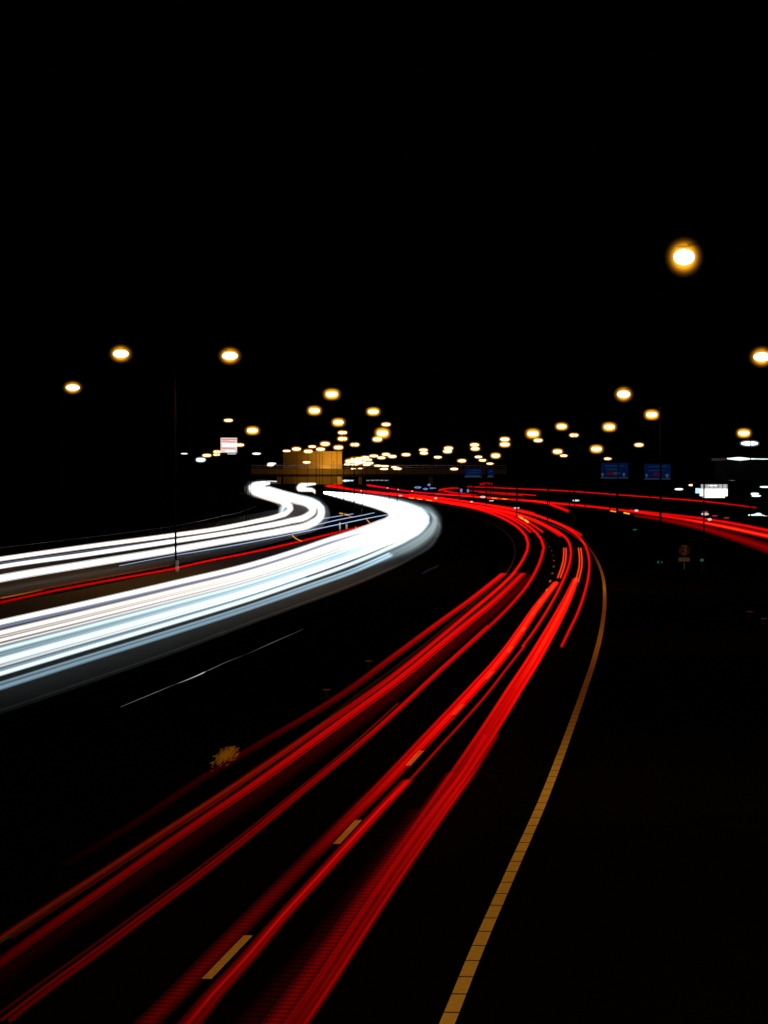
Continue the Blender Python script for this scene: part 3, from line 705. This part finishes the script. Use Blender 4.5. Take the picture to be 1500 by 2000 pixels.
lamp([(423, 888, 16, 3.5)], 'thin amber lamp under the lower left corner of the billboard', GL, Y=700, side=-1)
lamp([(669, 845, 20, 6)], 'upper amber lamp of the stack above the building corner', GL, Y=420)
lamp([(669, 857, 21, 7)], 'lower amber lamp of the stack above the building corner', GL, Y=440)
lamp([(747, 846, 26, 13)], 'starlike bright amber lamp over the far cluster', GL, Y=280)
lamp([(737, 858, 21, 8)], 'amber lamp tucked under the starlike bright one', GL, Y=420)
lamp([(693, 868.5, 20, 6)], 'amber lamp right of the tan building roof', GL, Y=520)
lamp([(661, 874, 21, 7)], 'amber lamp resting over the right roof corner of the tan building', GL, Y=540)
lamp([(635, 867, 21, 7)], 'highest amber lamp in the row along the building roof', GL, Y=500)
lamp([(626, 877.5, 20, 6)], 'amber lamp on the roof line, middle of the tan building', GL, Y=560)
lamp([(610, 872.3, 18, 4)], 'thin amber lamp second highest over the building roof', GL, Y=620)
lamp([(602, 881.5, 20, 6)], 'amber lamp on the roof line, left of the building middle', GL, Y=600)
lamp([(579, 877, 20, 6)], 'amber lamp over the dark left part of the building roof', GL, Y=580)
lamp([(560, 880.7, 18, 3.5)], 'thin amber lamp off the left end of the building roof', GL, Y=700)
lamp([(599, 903, 18, 4)], 'amber lamp in front of the tan building wall', GL, Y=900)
lamp([(528, 908.8, 17, 2.6)], 'dim amber lamp at the left end of the overpass rail', GL, Y=1100)
# dense far cluster
for x, y, ww, hh in [(683, 901, 20, 7), (692, 898.5, 20, 8), (702, 896.5, 20, 6), (713, 893.5, 20, 5), (730, 890.5, 20, 4.5), (754, 887.5, 19, 5), (745, 894, 19, 4.5),
                     (766, 891.5, 20, 5), (719, 898, 18, 4.5), (706, 902.5, 20, 7), (697, 904, 20, 5), (721, 904.5, 20, 4.5), (679, 907, 20, 2.8), (693, 907.3, 18, 2.8),
                     (716, 908, 18, 3), (738, 909.5, 18, 3), (752, 910.5, 18, 3), (771, 912.5, 17, 3), (750, 916, 20, 3), (776, 915.5, 20, 4), (690, 915.5, 12, 1.8), (704, 915, 12, 1.8)]:
    lamp([(x, y, ww, hh)], 'small amber street lamp in the dense far cluster right of the tan building', 'dense far cluster of amber lamps', Y=1180 + (x % 7) * 20, side=1, mast_r=0.09)
# white lamps
GQ = 'white area lamps'
lamp([(392, 898, 20, 8)], 'pale green white lamp at left, below the billboard', GQ, Y=600, white=True, side=-1)
lamp([(360, 886, 14, 2)], 'faint thin white lamp furthest left, alone in the dark', GQ, Y=700, white=True, side=-1)
lamp([(501, 886, 18, 3.5)], 'thin white lamp between billboard and tan building', GQ, Y=700, white=True)
lamp([(531, 905.5, 18, 3.5)], 'thin white lamp at the left end of the overpass', GQ, Y=900, white=True)
lamp([(1464, 866, 37, 9)], 'broad white lamp under the amber one at far right', GQ, Y=420, white=True)
lamp([(1433, 922, 17, 3)], 'thin white lamp in the dark below the canopy, upper', GQ, Y=650, white=True)
lamp([(1429, 935.5, 19, 4.5)], 'thicker white lamp above the lit showroom corner', GQ, Y=640, white=True)
lamp([(1326, 955.5, 18, 3.5)], 'thin white lamp left of the lit showroom', GQ, Y=640, white=True, side=-1)
lamp([(1495, 951, 24, 3)], 'thin white lamp cut by the right edge', GQ, Y=620, white=True)
lamp([(1474, 964.5, 18, 4)], 'pale blue lamp right of the showroom, upper strip', GQ, Y=600, white=True)
lamp([(1477, 968.5, 20, 3)], 'pale blue lamp right of the showroom, lower strip', GQ, Y=590, white=True)
lamp([(1352, 947.5, 17, 3)], 'thin amber lamp just left of the lit showroom roof', GL, Y=640, side=-1)
lamp([(1432, 901, 18, 3)], 'thin amber lamp directly under the white canopy strip', GL, Y=650)

# ------------------------------------------------------------------ overpass far off
YB = 1500.0
def bx(x0, x1, ytop, ybot, Y, dep):
    a = at_depth(x0, ytop, Y); b = at_depth(x1, ybot, Y)
    return (a.x, b.x, Y, Y + dep, b.z, a.z)
def loc_boxes(root, L):
    ox, oy, oz = root.location
    return [(b[0] - ox, b[1] - ox, b[2] - oy, b[3] - oy, b[4] - oz, b[5] - oz) for b in L]
br = empty('overpass', (at_depth(700, 930, YB).x, YB, 0), 'long concrete road overpass crossing behind the bends', 'overpass')
link('deck', boxes('deck', loc_boxes(br, [bx(490, 990, 919.5, 926, YB, 12)]), 0.15), M['concrete'], br)
link('girder', boxes('girder', loc_boxes(br, [bx(500, 975, 926.3, 931, YB + 1.2, 9)]), 0.1), M['dark'], br)
link('parapet', boxes('parapet', loc_boxes(br, [bx(490, 990, 915.5, 919.2, YB + 0.3, 0.5)]), 0.05), M['concrete'], br)
link('hand_rail', boxes('hand_rail', loc_boxes(br, [bx(490, 990, 908.2, 909.6, YB + 0.4, 0.3), bx(490, 990, 912.2, 913.0, YB + 0.4, 0.3)])), M['rail'], br)
link('rail_posts', boxes('rail_posts', loc_boxes(br, [bx(492 + i * 12.4, 492.5 + i * 12.4, 909.8, 915.3, YB + 0.4, 0.3) for i in range(41)])), M['rail'], br)
for x0, x1 in [(540, 548), (700, 708), (838, 846)]:
    link('pier', boxes('pier', loc_boxes(br, [(at_depth(x0, 930, YB).x, at_depth(x1, 930, YB).x, YB + 3, YB + 8, -0.1, at_depth(x0, 931.2, YB).z)]), 0.2), M['concrete'], br)
link('abutment', boxes('abutment', loc_boxes(br, [(at_depth(574, 930, YB).x, at_depth(658, 930, YB).x, YB + 2, YB + 9, -0.1, at_depth(600, 931.2, YB).z)]), 0.3), M['concrete'], br)

YT = 1545.0
tb = empty('tan_building', (at_depth(615, 925, YT).x, YT, 0), 'blank tan box building lit amber behind the overpass', 'building')
xa, xb = at_depth(553, 900, YT).x, at_depth(668, 900, YT).x
zt = at_depth(600, 881.5, YT).z
ox = tb.location.x
cl = []
nrib = 46
for i in range(nrib):
    x0 = xa + (xb - xa) * i / nrib; x1 = xa + (xb - xa) * (i + 0.86) / nrib
    cl.append((x0 - ox, x1 - ox, -0.12, 0.0, 0.3, zt - 0.4))
link('wall', boxes('wall', [(xa - ox, xb - ox, 0.002, 24, 0, zt - 0.3)] + cl), M['clad'], tb)
link('roof', boxes('roof', [(xa - ox - 0.25, xb - ox + 0.25, -0.3, 24.3, zt - 0.28, zt + 0.1)], 0.08), M['concrete'], tb)
link('service_door', boxes('service_door', [(2, 4.2, -0.2, -0.13, 0, 3.0)], 0.03), M['dark'], tb)
# the flood that lights the far wall stands in front of it
fl = empty('flood_lamp', (at_depth(652, 925, 1526).x, 1526, 0), 'floodlight mast lighting the right corner of the tan building', 'flood lamp')
zf = at_depth(652, 902, 1526).z
o = link('mast', MAST, None, fl); o.scale = (0.14, 0.14, zf)
link('lamp_head', boxes('lamp_head', [(-0.5, 0.5, 0.0, 0.5, zf - 0.35, zf)], 0.06), M['dark'], fl)
for dx, en in [(0.0, 22000.0)]:
    ld = bpy.data.lights.new('lamp_light', 'SPOT'); ld.energy = en; ld.color = (1.0, 0.40, 0.025); ld.spot_size = R(150); ld.spot_blend = 1.0; ld.shadow_soft_size = 0.3
    lo = bpy.data.objects.new('lamp_light', ld); col.objects.link(lo); lo.parent = fl
    lo.location = (dx, 0.7, zf - 0.2); lo.rotation_euler = (R(88), 0, R(8))
ld = bpy.data.lights.new('lamp_light', 'POINT'); ld.energy = 7000; ld.color = (1.0, 0.40, 0.025); ld.shadow_soft_size = 0.3  # point light without a fixture, added to brighten the overpass deck
lo = bpy.data.objects.new('lamp_light', ld); col.objects.link(lo); lo.parent = fl; lo.location = (-6, -46.0, 7.0)  # added deck light, no lamp stands here

# ------------------------------------------------------------------ billboard
YBB = 900.0
bb = empty('billboard', (at_depth(447, 925, YBB).x, YBB, 0), 'glowing pink white billboard on a mast at left', 'billboard')
def rel(root, x0, x1, y0, y1, dep, dy=0.0):
    b = bx(x0, x1, y0, y1, root.location.y + dy, dep)
    return loc_boxes(root, [b])[0]
M['bb'] = emit_mat('billboard_face', (1.0, 0.72, 0.68), 0.85, 0.25, (0.05, 1, 1.6))
M['bbw'] = emit_mat('billboard_white', (1.0, 0.95, 0.98), 1.3)
M['bbr'] = emit_mat('billboard_red', (0.9, 0.30, 0.26), 0.75)
link('face', boxes('face', [rel(bb, 431, 463, 855, 884, 0.3)]), M['bb'], bb)
link('white_band', boxes('white_band', [rel(bb, 434, 462, 866.5, 872.5, 0.05, -0.08), rel(bb, 440, 459, 879, 883, 0.05, -0.08)]), M['bbw'], bb)
link('red_band', boxes('red_band', [rel(bb, 432.5, 462.5, 857.5, 859.2, 0.05, -0.08), rel(bb, 432.5, 460, 862, 863.2, 0.05, -0.08), rel(bb, 432.5, 458, 875, 876.4, 0.05, -0.08)]), M['bbr'], bb)
link('frame', boxes('frame', [rel(bb, 430, 464, 854, 855, 0.5, 0.05), rel(bb, 430, 464, 884.2, 885.4, 0.5, 0.05), rel(bb, 430, 430.9, 855.1, 884.1, 0.5, 0.05), rel(bb, 463.1, 464, 855.1, 884.1, 0.5, 0.05)]), M['dark'], bb)
link('light_strip', boxes('light_strip', [rel(bb, 444, 461, 885.8, 887.2, 0.2, -0.3)]), emit_mat('strip_blue_white', (0.75, 0.88, 1.0), 0.9), bb)
link('post', boxes('post', [(-0.4, 0.4, 0.2, 0.9, 0, at_depth(447, 885.6, YBB).z)], 0.05), M['mast'], bb)

# ------------------------------------------------------------------ blue direction signs
M['signblue'] = emit_mat('sign_glow_blue', (0.004, 0.020, 0.12), 0.24, 0.35, (0.5, 0.5, 0.5))  # sign faces glow in place of the unseen lamps that light them
M['signtext'] = emit_mat('sign_glow_lettering', (0.05, 0.20, 0.50), 0.10)
M['signred'] = emit_mat('sign_glow_red', (0.30, 0.010, 0.03), 0.16)
M['signpale'] = emit_mat('sign_glow_pale', (0.20, 0.32, 0.55), 0.16)
M['signgreen'] = emit_mat('sign_glow_green', (0.06, 0.16, 0.08), 0.2)
def dir_sign(x0, x1, y0, y1, Y, label, rows, marks, posts):
    xm = (x0 + x1) / 2
    s = empty('direction_sign', (at_depth(xm, 925, Y).x, Y, 0), label, 'road sign', 'blue direction signs')
    link('panel', boxes('panel', [rel(s, x0, x1, y0, y1, 0.12)], 0.02), M['signblue'], s)
    link('lower_edge', boxes('lower_edge', [rel(s, x0 - 1, x1, y1 + 0.05, y1 + 1.0, 0.16)]), M['signpale'], s)
    L = []
    for ry, a, b in rows:                              # destination names too blurred to read
        x = a
        while x < b - 1:
            wl = random.uniform(1.2, 2.6)
            L.append(rel(s, x, min(b, x + wl), ry - random.uniform(.8, 1.5), ry + random.uniform(.7, 1.2), 0.02, -0.03)); x += wl + 0.35
    link('lettering', boxes('lettering', L), M['signtext'], s)
    for nm, mt, a, b, c, d in marks:
        V, Fc = [], []
        if nm == 'arrow':                              # arrow: head and shaft
            p = [at_depth(q[0], q[1], Y - 0.04) for q in [((a + b) / 2, c), (b, (c + d) / 2), ((a + 2 * b) / 3, (c + d) / 2), ((a + 2 * b) / 3, d), ((2 * a + b) / 3, d), ((2 * a + b) / 3, (c + d) / 2), (a, (c + d) / 2)]]
            ox, oy = s.location.x, s.location.y
            V = [(q.x - ox, q.y - oy, q.z) for q in p] + [(q.x - ox, q.y - oy + 0.02, q.z) for q in p]
            Fc = [tuple(range(7)), tuple(range(13, 6, -1))] + [(i, i + 7, (i + 1) % 7 + 7, (i + 1) % 7) for i in range(7)]
            link('arrow', mesh('arrow', V, Fc), M[mt], s)
        else:
            link(nm, boxes(nm, [rel(s, a, b, c, d, 0.02, -0.03)], 0.004), M[mt], s)
    for pxx in posts:
        q = at_depth(pxx, 925, Y).x - s.location.x
        link('post', boxes('post', [(q - 0.12, q + 0.12, 0.2, 0.45, 0, at_depth(pxx, y0, Y).z)], 0.02), M['mast'], s)
dir_sign(1174, 1227, 904, 933, 300, 'left of the two large blue direction signs with blurred lettering', [(910, 1181, 1222), (917, 1184, 1206)],
         [('arrow', 'signpale', 1173.5, 1180, 923, 931), ('arrow', 'signpale', 1215, 1222, 923, 931), ('red_plate', 'signred', 1186, 1197, 922, 927), ('green_plate', 'signgreen', 1198, 1210, 922, 927)], [1206])
dir_sign(1259, 1310, 906, 935, 300, 'right of the two large blue direction signs with blurred lettering', [(911, 1267, 1304), (919, 1267, 1295)],
         [('arrow', 'signpale', 1260, 1266, 925, 933), ('arrow', 'signpale', 1298, 1308, 925, 933), ('red_plate', 'signred', 1276, 1289, 924, 929)], [1291])
dir_sign(908, 941, 915, 931, 600, 'small far blue direction sign, the wider of two panels', [(919, 917, 939), (924, 914, 937)], [('light_line', 'signpale', 909, 936, 929, 930)], [925])
dir_sign(953, 964, 915, 931, 600, 'narrow blue panel right of the far blue direction sign', [(921, 955, 963)], [('light_line', 'signpale', 954, 962, 929, 930)], [958])

# ------------------------------------------------------------------ lit buildings at right
YS = 560.0
M['shop'] = emit_mat('lit_glazing', (1.0, 1.0, 1.0), 1.7, 0.2, (0.4, 1, 0.4))
M['shop_dim'] = emit_mat('upper_glazing', (0.80, 0.82, 0.85), 0.55, 0.5, (1.4, 1, 0.12))
M['shop_blue'] = emit_mat('lit_blue_white', (0.45, 0.75, 1.0), 1.2)
M['strip'] = emit_mat('canopy_tube', (0.82, 1.0, 0.94), 1.3, 0.2, (0.2, 1, 1))
M['darkwall'] = rough_mat('dark_wall', (0.015, 0.015, 0.014), 0.8, scale=0.5, spec=0.0)
sh = empty('showroom', (at_depth(1393, 925, YS).x, YS, 0), 'small brightly lit white showroom right of the blue signs', 'building')
link('wall', boxes('wall', [rel(sh, 1362, 1432, 943, 981, 9, 0.1)], 0.05), M['darkwall'], sh)
link('window', boxes('window', [rel(sh, 1367, 1421, 954.5, 969, 0.1, -0.01)], 0.03), M['shop'], sh)
link('window', boxes('window', [rel(sh, 1373, 1416, 969.2, 972.2, 0.1, -0.01)], 0.03), M['shop'], sh)
link('transom', boxes('transom', [rel(sh, 1368, 1421, 946, 954.2, 0.1, -0.01)], 0.02), M['shop_dim'], sh)
link('mullion', boxes('mullion', [rel(sh, 1368 + i * 8.6, 1368.8 + i * 8.6, 946, 954.2, 0.1, -0.08) for i in range(7)]), M['darkwall'], sh)
link('ceiling_light', boxes('ceiling_light', [rel(sh, 1384, 1400, 947.6, 949.2, 0.05, -0.06)]), M['shop'], sh)
link('blue_panel', boxes('blue_panel', [rel(sh, 1358.5, 1366.8, 953.5, 963.5, 0.3, -0.4)], 0.08), M['shop_blue'], sh)
link('roof', boxes('roof', [rel(sh, 1361, 1433, 941.8, 942.9, 9.4, -0.1)], 0.03), M['dark'], sh)
YC = 520.0
cn = empty('canopy_hall', (at_depth(1470, 925, YC).x, YC, 0), 'dark hall with a long white light strip along its roof edge', 'building')
link('wall', boxes('wall', [rel(cn, 1421, 1580, 899, 938, 20, 1.0)], 0.05), M['darkwall'], cn)
link('roof', boxes('roof', [rel(cn, 1419, 1584, 893.6, 898.8, 24, 0.3)], 0.04), M['dark'], cn)
V, Fc = [], []
pth = [at_depth(1420 + i * 4, 895.8 + i * 0.04, YC) - cn.location for i in range(24)]
rr = [0.10 + 0.30 * math.exp(-((i - 6) / 4.2) ** 2) for i in range(24)]
tube_data([Vector(p) for p in pth], rr, 10, V, Fc)
link('light_strip', mesh('light_strip', V, Fc, True), M['strip'], cn)
link('column', boxes('column', [rel(cn, 1424, 1427, 938.2, 986, 0.5, 2)], 0.03), M['darkwall'], cn)
link('column', boxes('column', [rel(cn, 1540, 1543, 938.2, 986, 0.5, 2)], 0.03), M['darkwall'], cn)
YP = 380.0
fs = empty('light_box', (at_depth(1482, 925, YP).x, YP, 0), 'ragged blue white glowing light box near the right edge', 'light box')
V, Fc = [], []
for x, y, a, b in [(1466, 1006.5, 5, 2.2), (1473, 1007, 6, 3), (1481, 1006.5, 8, 5), (1489, 1009, 7, 3.4), (1496, 1010.5, 7, 3.2), (1504, 1012, 6, 3)]:
    p = at_depth(x, y, YP) - fs.location
    ellipsoid(V, Fc, a * YP / F, 0.25, b * YP / F, 14, 8, c=tuple(p))
link('lamp_globes', mesh('lamp_globes', V, Fc, True), emit_mat('globe_blue_white', (0.72, 0.90, 1.0), 1.3), fs)
link('stand', boxes('stand', [(-1.6, 1.9, 0.3, 0.5, 0, at_depth(1482, 1011, YP).z)], 0.03), M['dark'], fs)

# ------------------------------------------------------------------ round sign, marker posts
YR = 31240.0 / (1112 - 925)
rs = empty('round_sign', (at_depth(1337, 1112, YR).x, YR, 0), 'dim round sign over a small rectangular plate, in the dark at right', 'road sign')
def disc(name, cx, cy, r, Y, d, y0, root, mat, seg=28):
    p = at_depth(cx, cy, Y) - root.location
    V = [(p.x + r * math.cos(2 * math.pi * i / seg), y0, p.z + r * math.sin(2 * math.pi * i / seg)) for i in range(seg)]
    V += [(v[0], y0 + d, v[2]) for v in V]
    Fc = [tuple(range(seg)), tuple(range(2 * seg - 1, seg - 1, -1))] + [(i, i + seg, (i + 1) % seg + seg, (i + 1) % seg) for i in range(seg)]
    return link(name, mesh(name, V, Fc), mat, root)
M['signface'] = rough_mat('sign_face', (0.20, 0.115, 0.075), 0.6, noise=0.3, scale=3)
M['plate'] = rough_mat('sign_plate', (0.75, 0.62, 0.36), 0.6, noise=0.2, scale=4)
pr = YR / F
disc('disc', 1337, 1075, 11 * pr, YR, 0.03, 0.0, rs, M['signface'])
tx = bpy.data.curves.new('numeral', 'FONT'); tx.body = '3'; tx.size = 26 * pr; tx.extrude = 0.004; tx.align_x = 'CENTER'; tx.align_y = 'CENTER'
to = bpy.data.objects.new('numeral', tx); col.objects.link(to)
dg = bpy.context.evaluated_depsgraph_get()
nm = bpy.data.meshes.new_from_object(to.evaluated_get(dg)); bpy.data.objects.remove(to)
no = link('numeral', nm, M['plate'], rs)
p = at_depth(1337, 1075, YR) - rs.location
no.location = (p.x, -0.012, p.z); no.rotation_euler = (math.pi / 2, 0, 0)
link('plate', boxes('plate', [rel(rs, 1325.5, 1347.5, 1089, 1096.5, 0.03)], 0.006), M['plate'], rs)
link('post', boxes('post', [(-0.04, 0.04, 0.035, 0.115, 0, at_depth(1337, 1066, YR).z)], 0.01), M['steel'], rs)

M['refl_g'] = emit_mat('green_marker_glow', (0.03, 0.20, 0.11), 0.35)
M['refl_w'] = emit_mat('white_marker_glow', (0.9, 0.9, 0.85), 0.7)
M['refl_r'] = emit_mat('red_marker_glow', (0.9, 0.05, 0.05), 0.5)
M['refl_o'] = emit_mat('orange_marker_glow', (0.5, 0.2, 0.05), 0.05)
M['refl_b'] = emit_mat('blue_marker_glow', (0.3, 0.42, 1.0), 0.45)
def marker(x, y, wpx, hpx, mat, label, hgt=0.9, cat='glowing marker', group='small glowing markers along the roads'):  # roadside reflectors and far car lights, given a glow of their own
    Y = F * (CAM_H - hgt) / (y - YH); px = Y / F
    r = empty('glowing_marker', (at_depth(x, y, Y).x, Y, 0), label, cat, group)
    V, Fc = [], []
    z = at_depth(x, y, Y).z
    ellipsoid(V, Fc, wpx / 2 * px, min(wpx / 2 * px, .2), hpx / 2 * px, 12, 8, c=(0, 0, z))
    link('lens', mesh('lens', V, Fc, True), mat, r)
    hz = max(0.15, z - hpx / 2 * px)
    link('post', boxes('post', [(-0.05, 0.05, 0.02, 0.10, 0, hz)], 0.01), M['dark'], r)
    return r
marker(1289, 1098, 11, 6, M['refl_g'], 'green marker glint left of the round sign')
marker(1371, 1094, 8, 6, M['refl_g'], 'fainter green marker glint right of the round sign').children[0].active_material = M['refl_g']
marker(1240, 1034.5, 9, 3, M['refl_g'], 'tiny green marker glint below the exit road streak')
marker(1377, 1004, 15, 5, M['refl_w'], 'white glowing marker under the lit showroom')
marker(1377, 1000, 12, 3, M['refl_r'], 'red glowing marker capping the white one under the showroom')
marker(1386, 1014.5, 8, 5, M['refl_w'], 'round white glowing marker touching the exit road streak')
marker(1396, 1007.5, 12, 2, M['refl_r'], 'thin red glowing marker right of the white ones')
marker(1419, 1011.5, 12, 2, M['refl_r'], 'thin red glowing marker furthest right')
marker(1243, 997, 8, 4, M['refl_w'], 'white twin glowing marker on the exit road, left')
marker(1125, 977.5, 14, 4, M['refl_w'], 'pale glowing marker between the two exit road lines')
marker(943, 970.5, 11, 4, M['refl_w'], 'pale glowing marker on the far exit road')
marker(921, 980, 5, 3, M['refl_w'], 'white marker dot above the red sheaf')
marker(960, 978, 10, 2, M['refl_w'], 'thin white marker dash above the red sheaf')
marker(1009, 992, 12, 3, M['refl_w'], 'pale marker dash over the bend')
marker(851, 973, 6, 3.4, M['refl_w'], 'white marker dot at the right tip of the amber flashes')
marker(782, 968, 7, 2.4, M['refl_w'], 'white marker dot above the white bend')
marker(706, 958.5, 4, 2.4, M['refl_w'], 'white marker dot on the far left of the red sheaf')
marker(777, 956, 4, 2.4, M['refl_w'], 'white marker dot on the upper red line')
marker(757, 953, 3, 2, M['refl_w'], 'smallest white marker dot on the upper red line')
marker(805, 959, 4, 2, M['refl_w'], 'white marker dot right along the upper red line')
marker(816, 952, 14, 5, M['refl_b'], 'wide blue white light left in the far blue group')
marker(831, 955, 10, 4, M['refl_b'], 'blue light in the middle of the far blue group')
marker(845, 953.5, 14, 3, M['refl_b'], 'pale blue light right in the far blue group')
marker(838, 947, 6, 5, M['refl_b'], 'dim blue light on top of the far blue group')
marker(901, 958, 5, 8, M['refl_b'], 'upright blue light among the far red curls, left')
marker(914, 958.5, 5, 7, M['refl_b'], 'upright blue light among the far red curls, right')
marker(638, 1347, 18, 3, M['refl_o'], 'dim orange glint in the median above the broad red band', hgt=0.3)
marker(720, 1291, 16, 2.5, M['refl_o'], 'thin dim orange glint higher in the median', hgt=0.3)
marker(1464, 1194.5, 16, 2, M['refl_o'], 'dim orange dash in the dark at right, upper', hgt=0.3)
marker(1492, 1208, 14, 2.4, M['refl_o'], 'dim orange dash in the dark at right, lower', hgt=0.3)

# pale marker posts between the streams
def bollard(x, ybase, hpx, label):
    Y = 31240.0 / (ybase - YH); px = Y / F
    r = empty('road_post', (at_depth(x, ybase, Y).x, Y, 0), label, 'road post', 'pale posts between the white streams')
    link('post', boxes('post', [(-0.12, 0.12, -0.05, 0.05, 0, hpx * px)], 0.03), M['paint'], r)
    link('cap', boxes('cap', [(-0.125, 0.125, -0.055, 0.055, hpx * px + 0.003, hpx * px + 0.06)], 0.02), M['dark'], r)
bollard(664, 1036, 16, 'pale post under the blue lines, left of two')
bollard(677, 1033, 10, 'shorter pale post under the blue lines, right of two')
bollard(346, 1116, 22, 'pale post at the foot of the double-armed lamp mast')

# amber tuft in the median
YA = F * (CAM_H - 0.15) / (1480 - YH)
tf = empty('dry_tuft', (at_depth(438, 1480, YA).x, YA, -0.05), 'yellow tuft of dry leaves glowing in the dark median', 'plant')
V, Fc = [], []
for i in range(260):
    u = random.gauss(0, 0.42); v = random.gauss(0, 0.07)
    cxp = 436 + u * 27 + v * 30; cyp = 1478 - u * 15 + v * 75
    d = at_depth(cxp, cyp, YA + u * 0.8) - tf.location
    ln = random.uniform(.06, .15); a = random.uniform(0.3, 0.7); wv = random.uniform(.006, .012)
    dx, dz = ln * math.cos(a), ln * math.sin(a)
    b = len(V); yy = random.uniform(-.1, .1)
    V += [(d.x, d.y + yy, d.z - wv), (d.x + dx * .5, d.y + yy + dz * .6, d.z + dz * .5 - wv), (d.x + dx, d.y + yy + dz * 1.2, d.z + dz), (d.x + dx * .5, d.y + yy + dz * .6 + wv, d.z + dz * .5 + wv)]
    Fc.append((b, b + 1, b + 2, b + 3))
link('leaves', mesh('leaves', V, Fc), rough_mat('dry_yellow_leaf', (0.90, 0.62, 0.03), 0.6, noise=0.4, scale=20), tf)
p0 = at_depth(438, 1482, YA) - tf.location
link('stem', tube('stem', [Vector((p0.x, p0.y + .12, 0)), Vector((p0.x + .01, p0.y + .12, max(0.06, p0.z)))], 0.012, 0.006, 6), M['verge'], tf)

# ------------------------------------------------------------------ guard rails
def guard_rail(label, pts, h, step, r, nposts):
    W = [on_plane(p[0], p[1], h) for p in hermite(pts, 160)]
    root = empty('cable_barrier', (W[0].x, W[0].y, 0), label, 'guard rail', 'steel cable barriers')
    o = root.location
    link('cable', tube('cable', [p - o for p in W], r, r, 8), M['galv'], root)
    for q in resample(W, step)[:nposts]:
        link('post', boxes('post', [(q.x - o.x - .03, q.x - o.x + .03, q.y - o.y + .06, q.y - o.y + .12, 0, h - 0.05)]), M['mast'], root)
guard_rail('faint cable rail along the far side of the upper white stream', [(-60, 1078), (100, 1058), (250, 1040), (360, 1024), (430, 1009), (467, 1001), (500, 989)], 0.75, 8.0, 0.03, 40)
print('objects', len(bpy.data.objects))
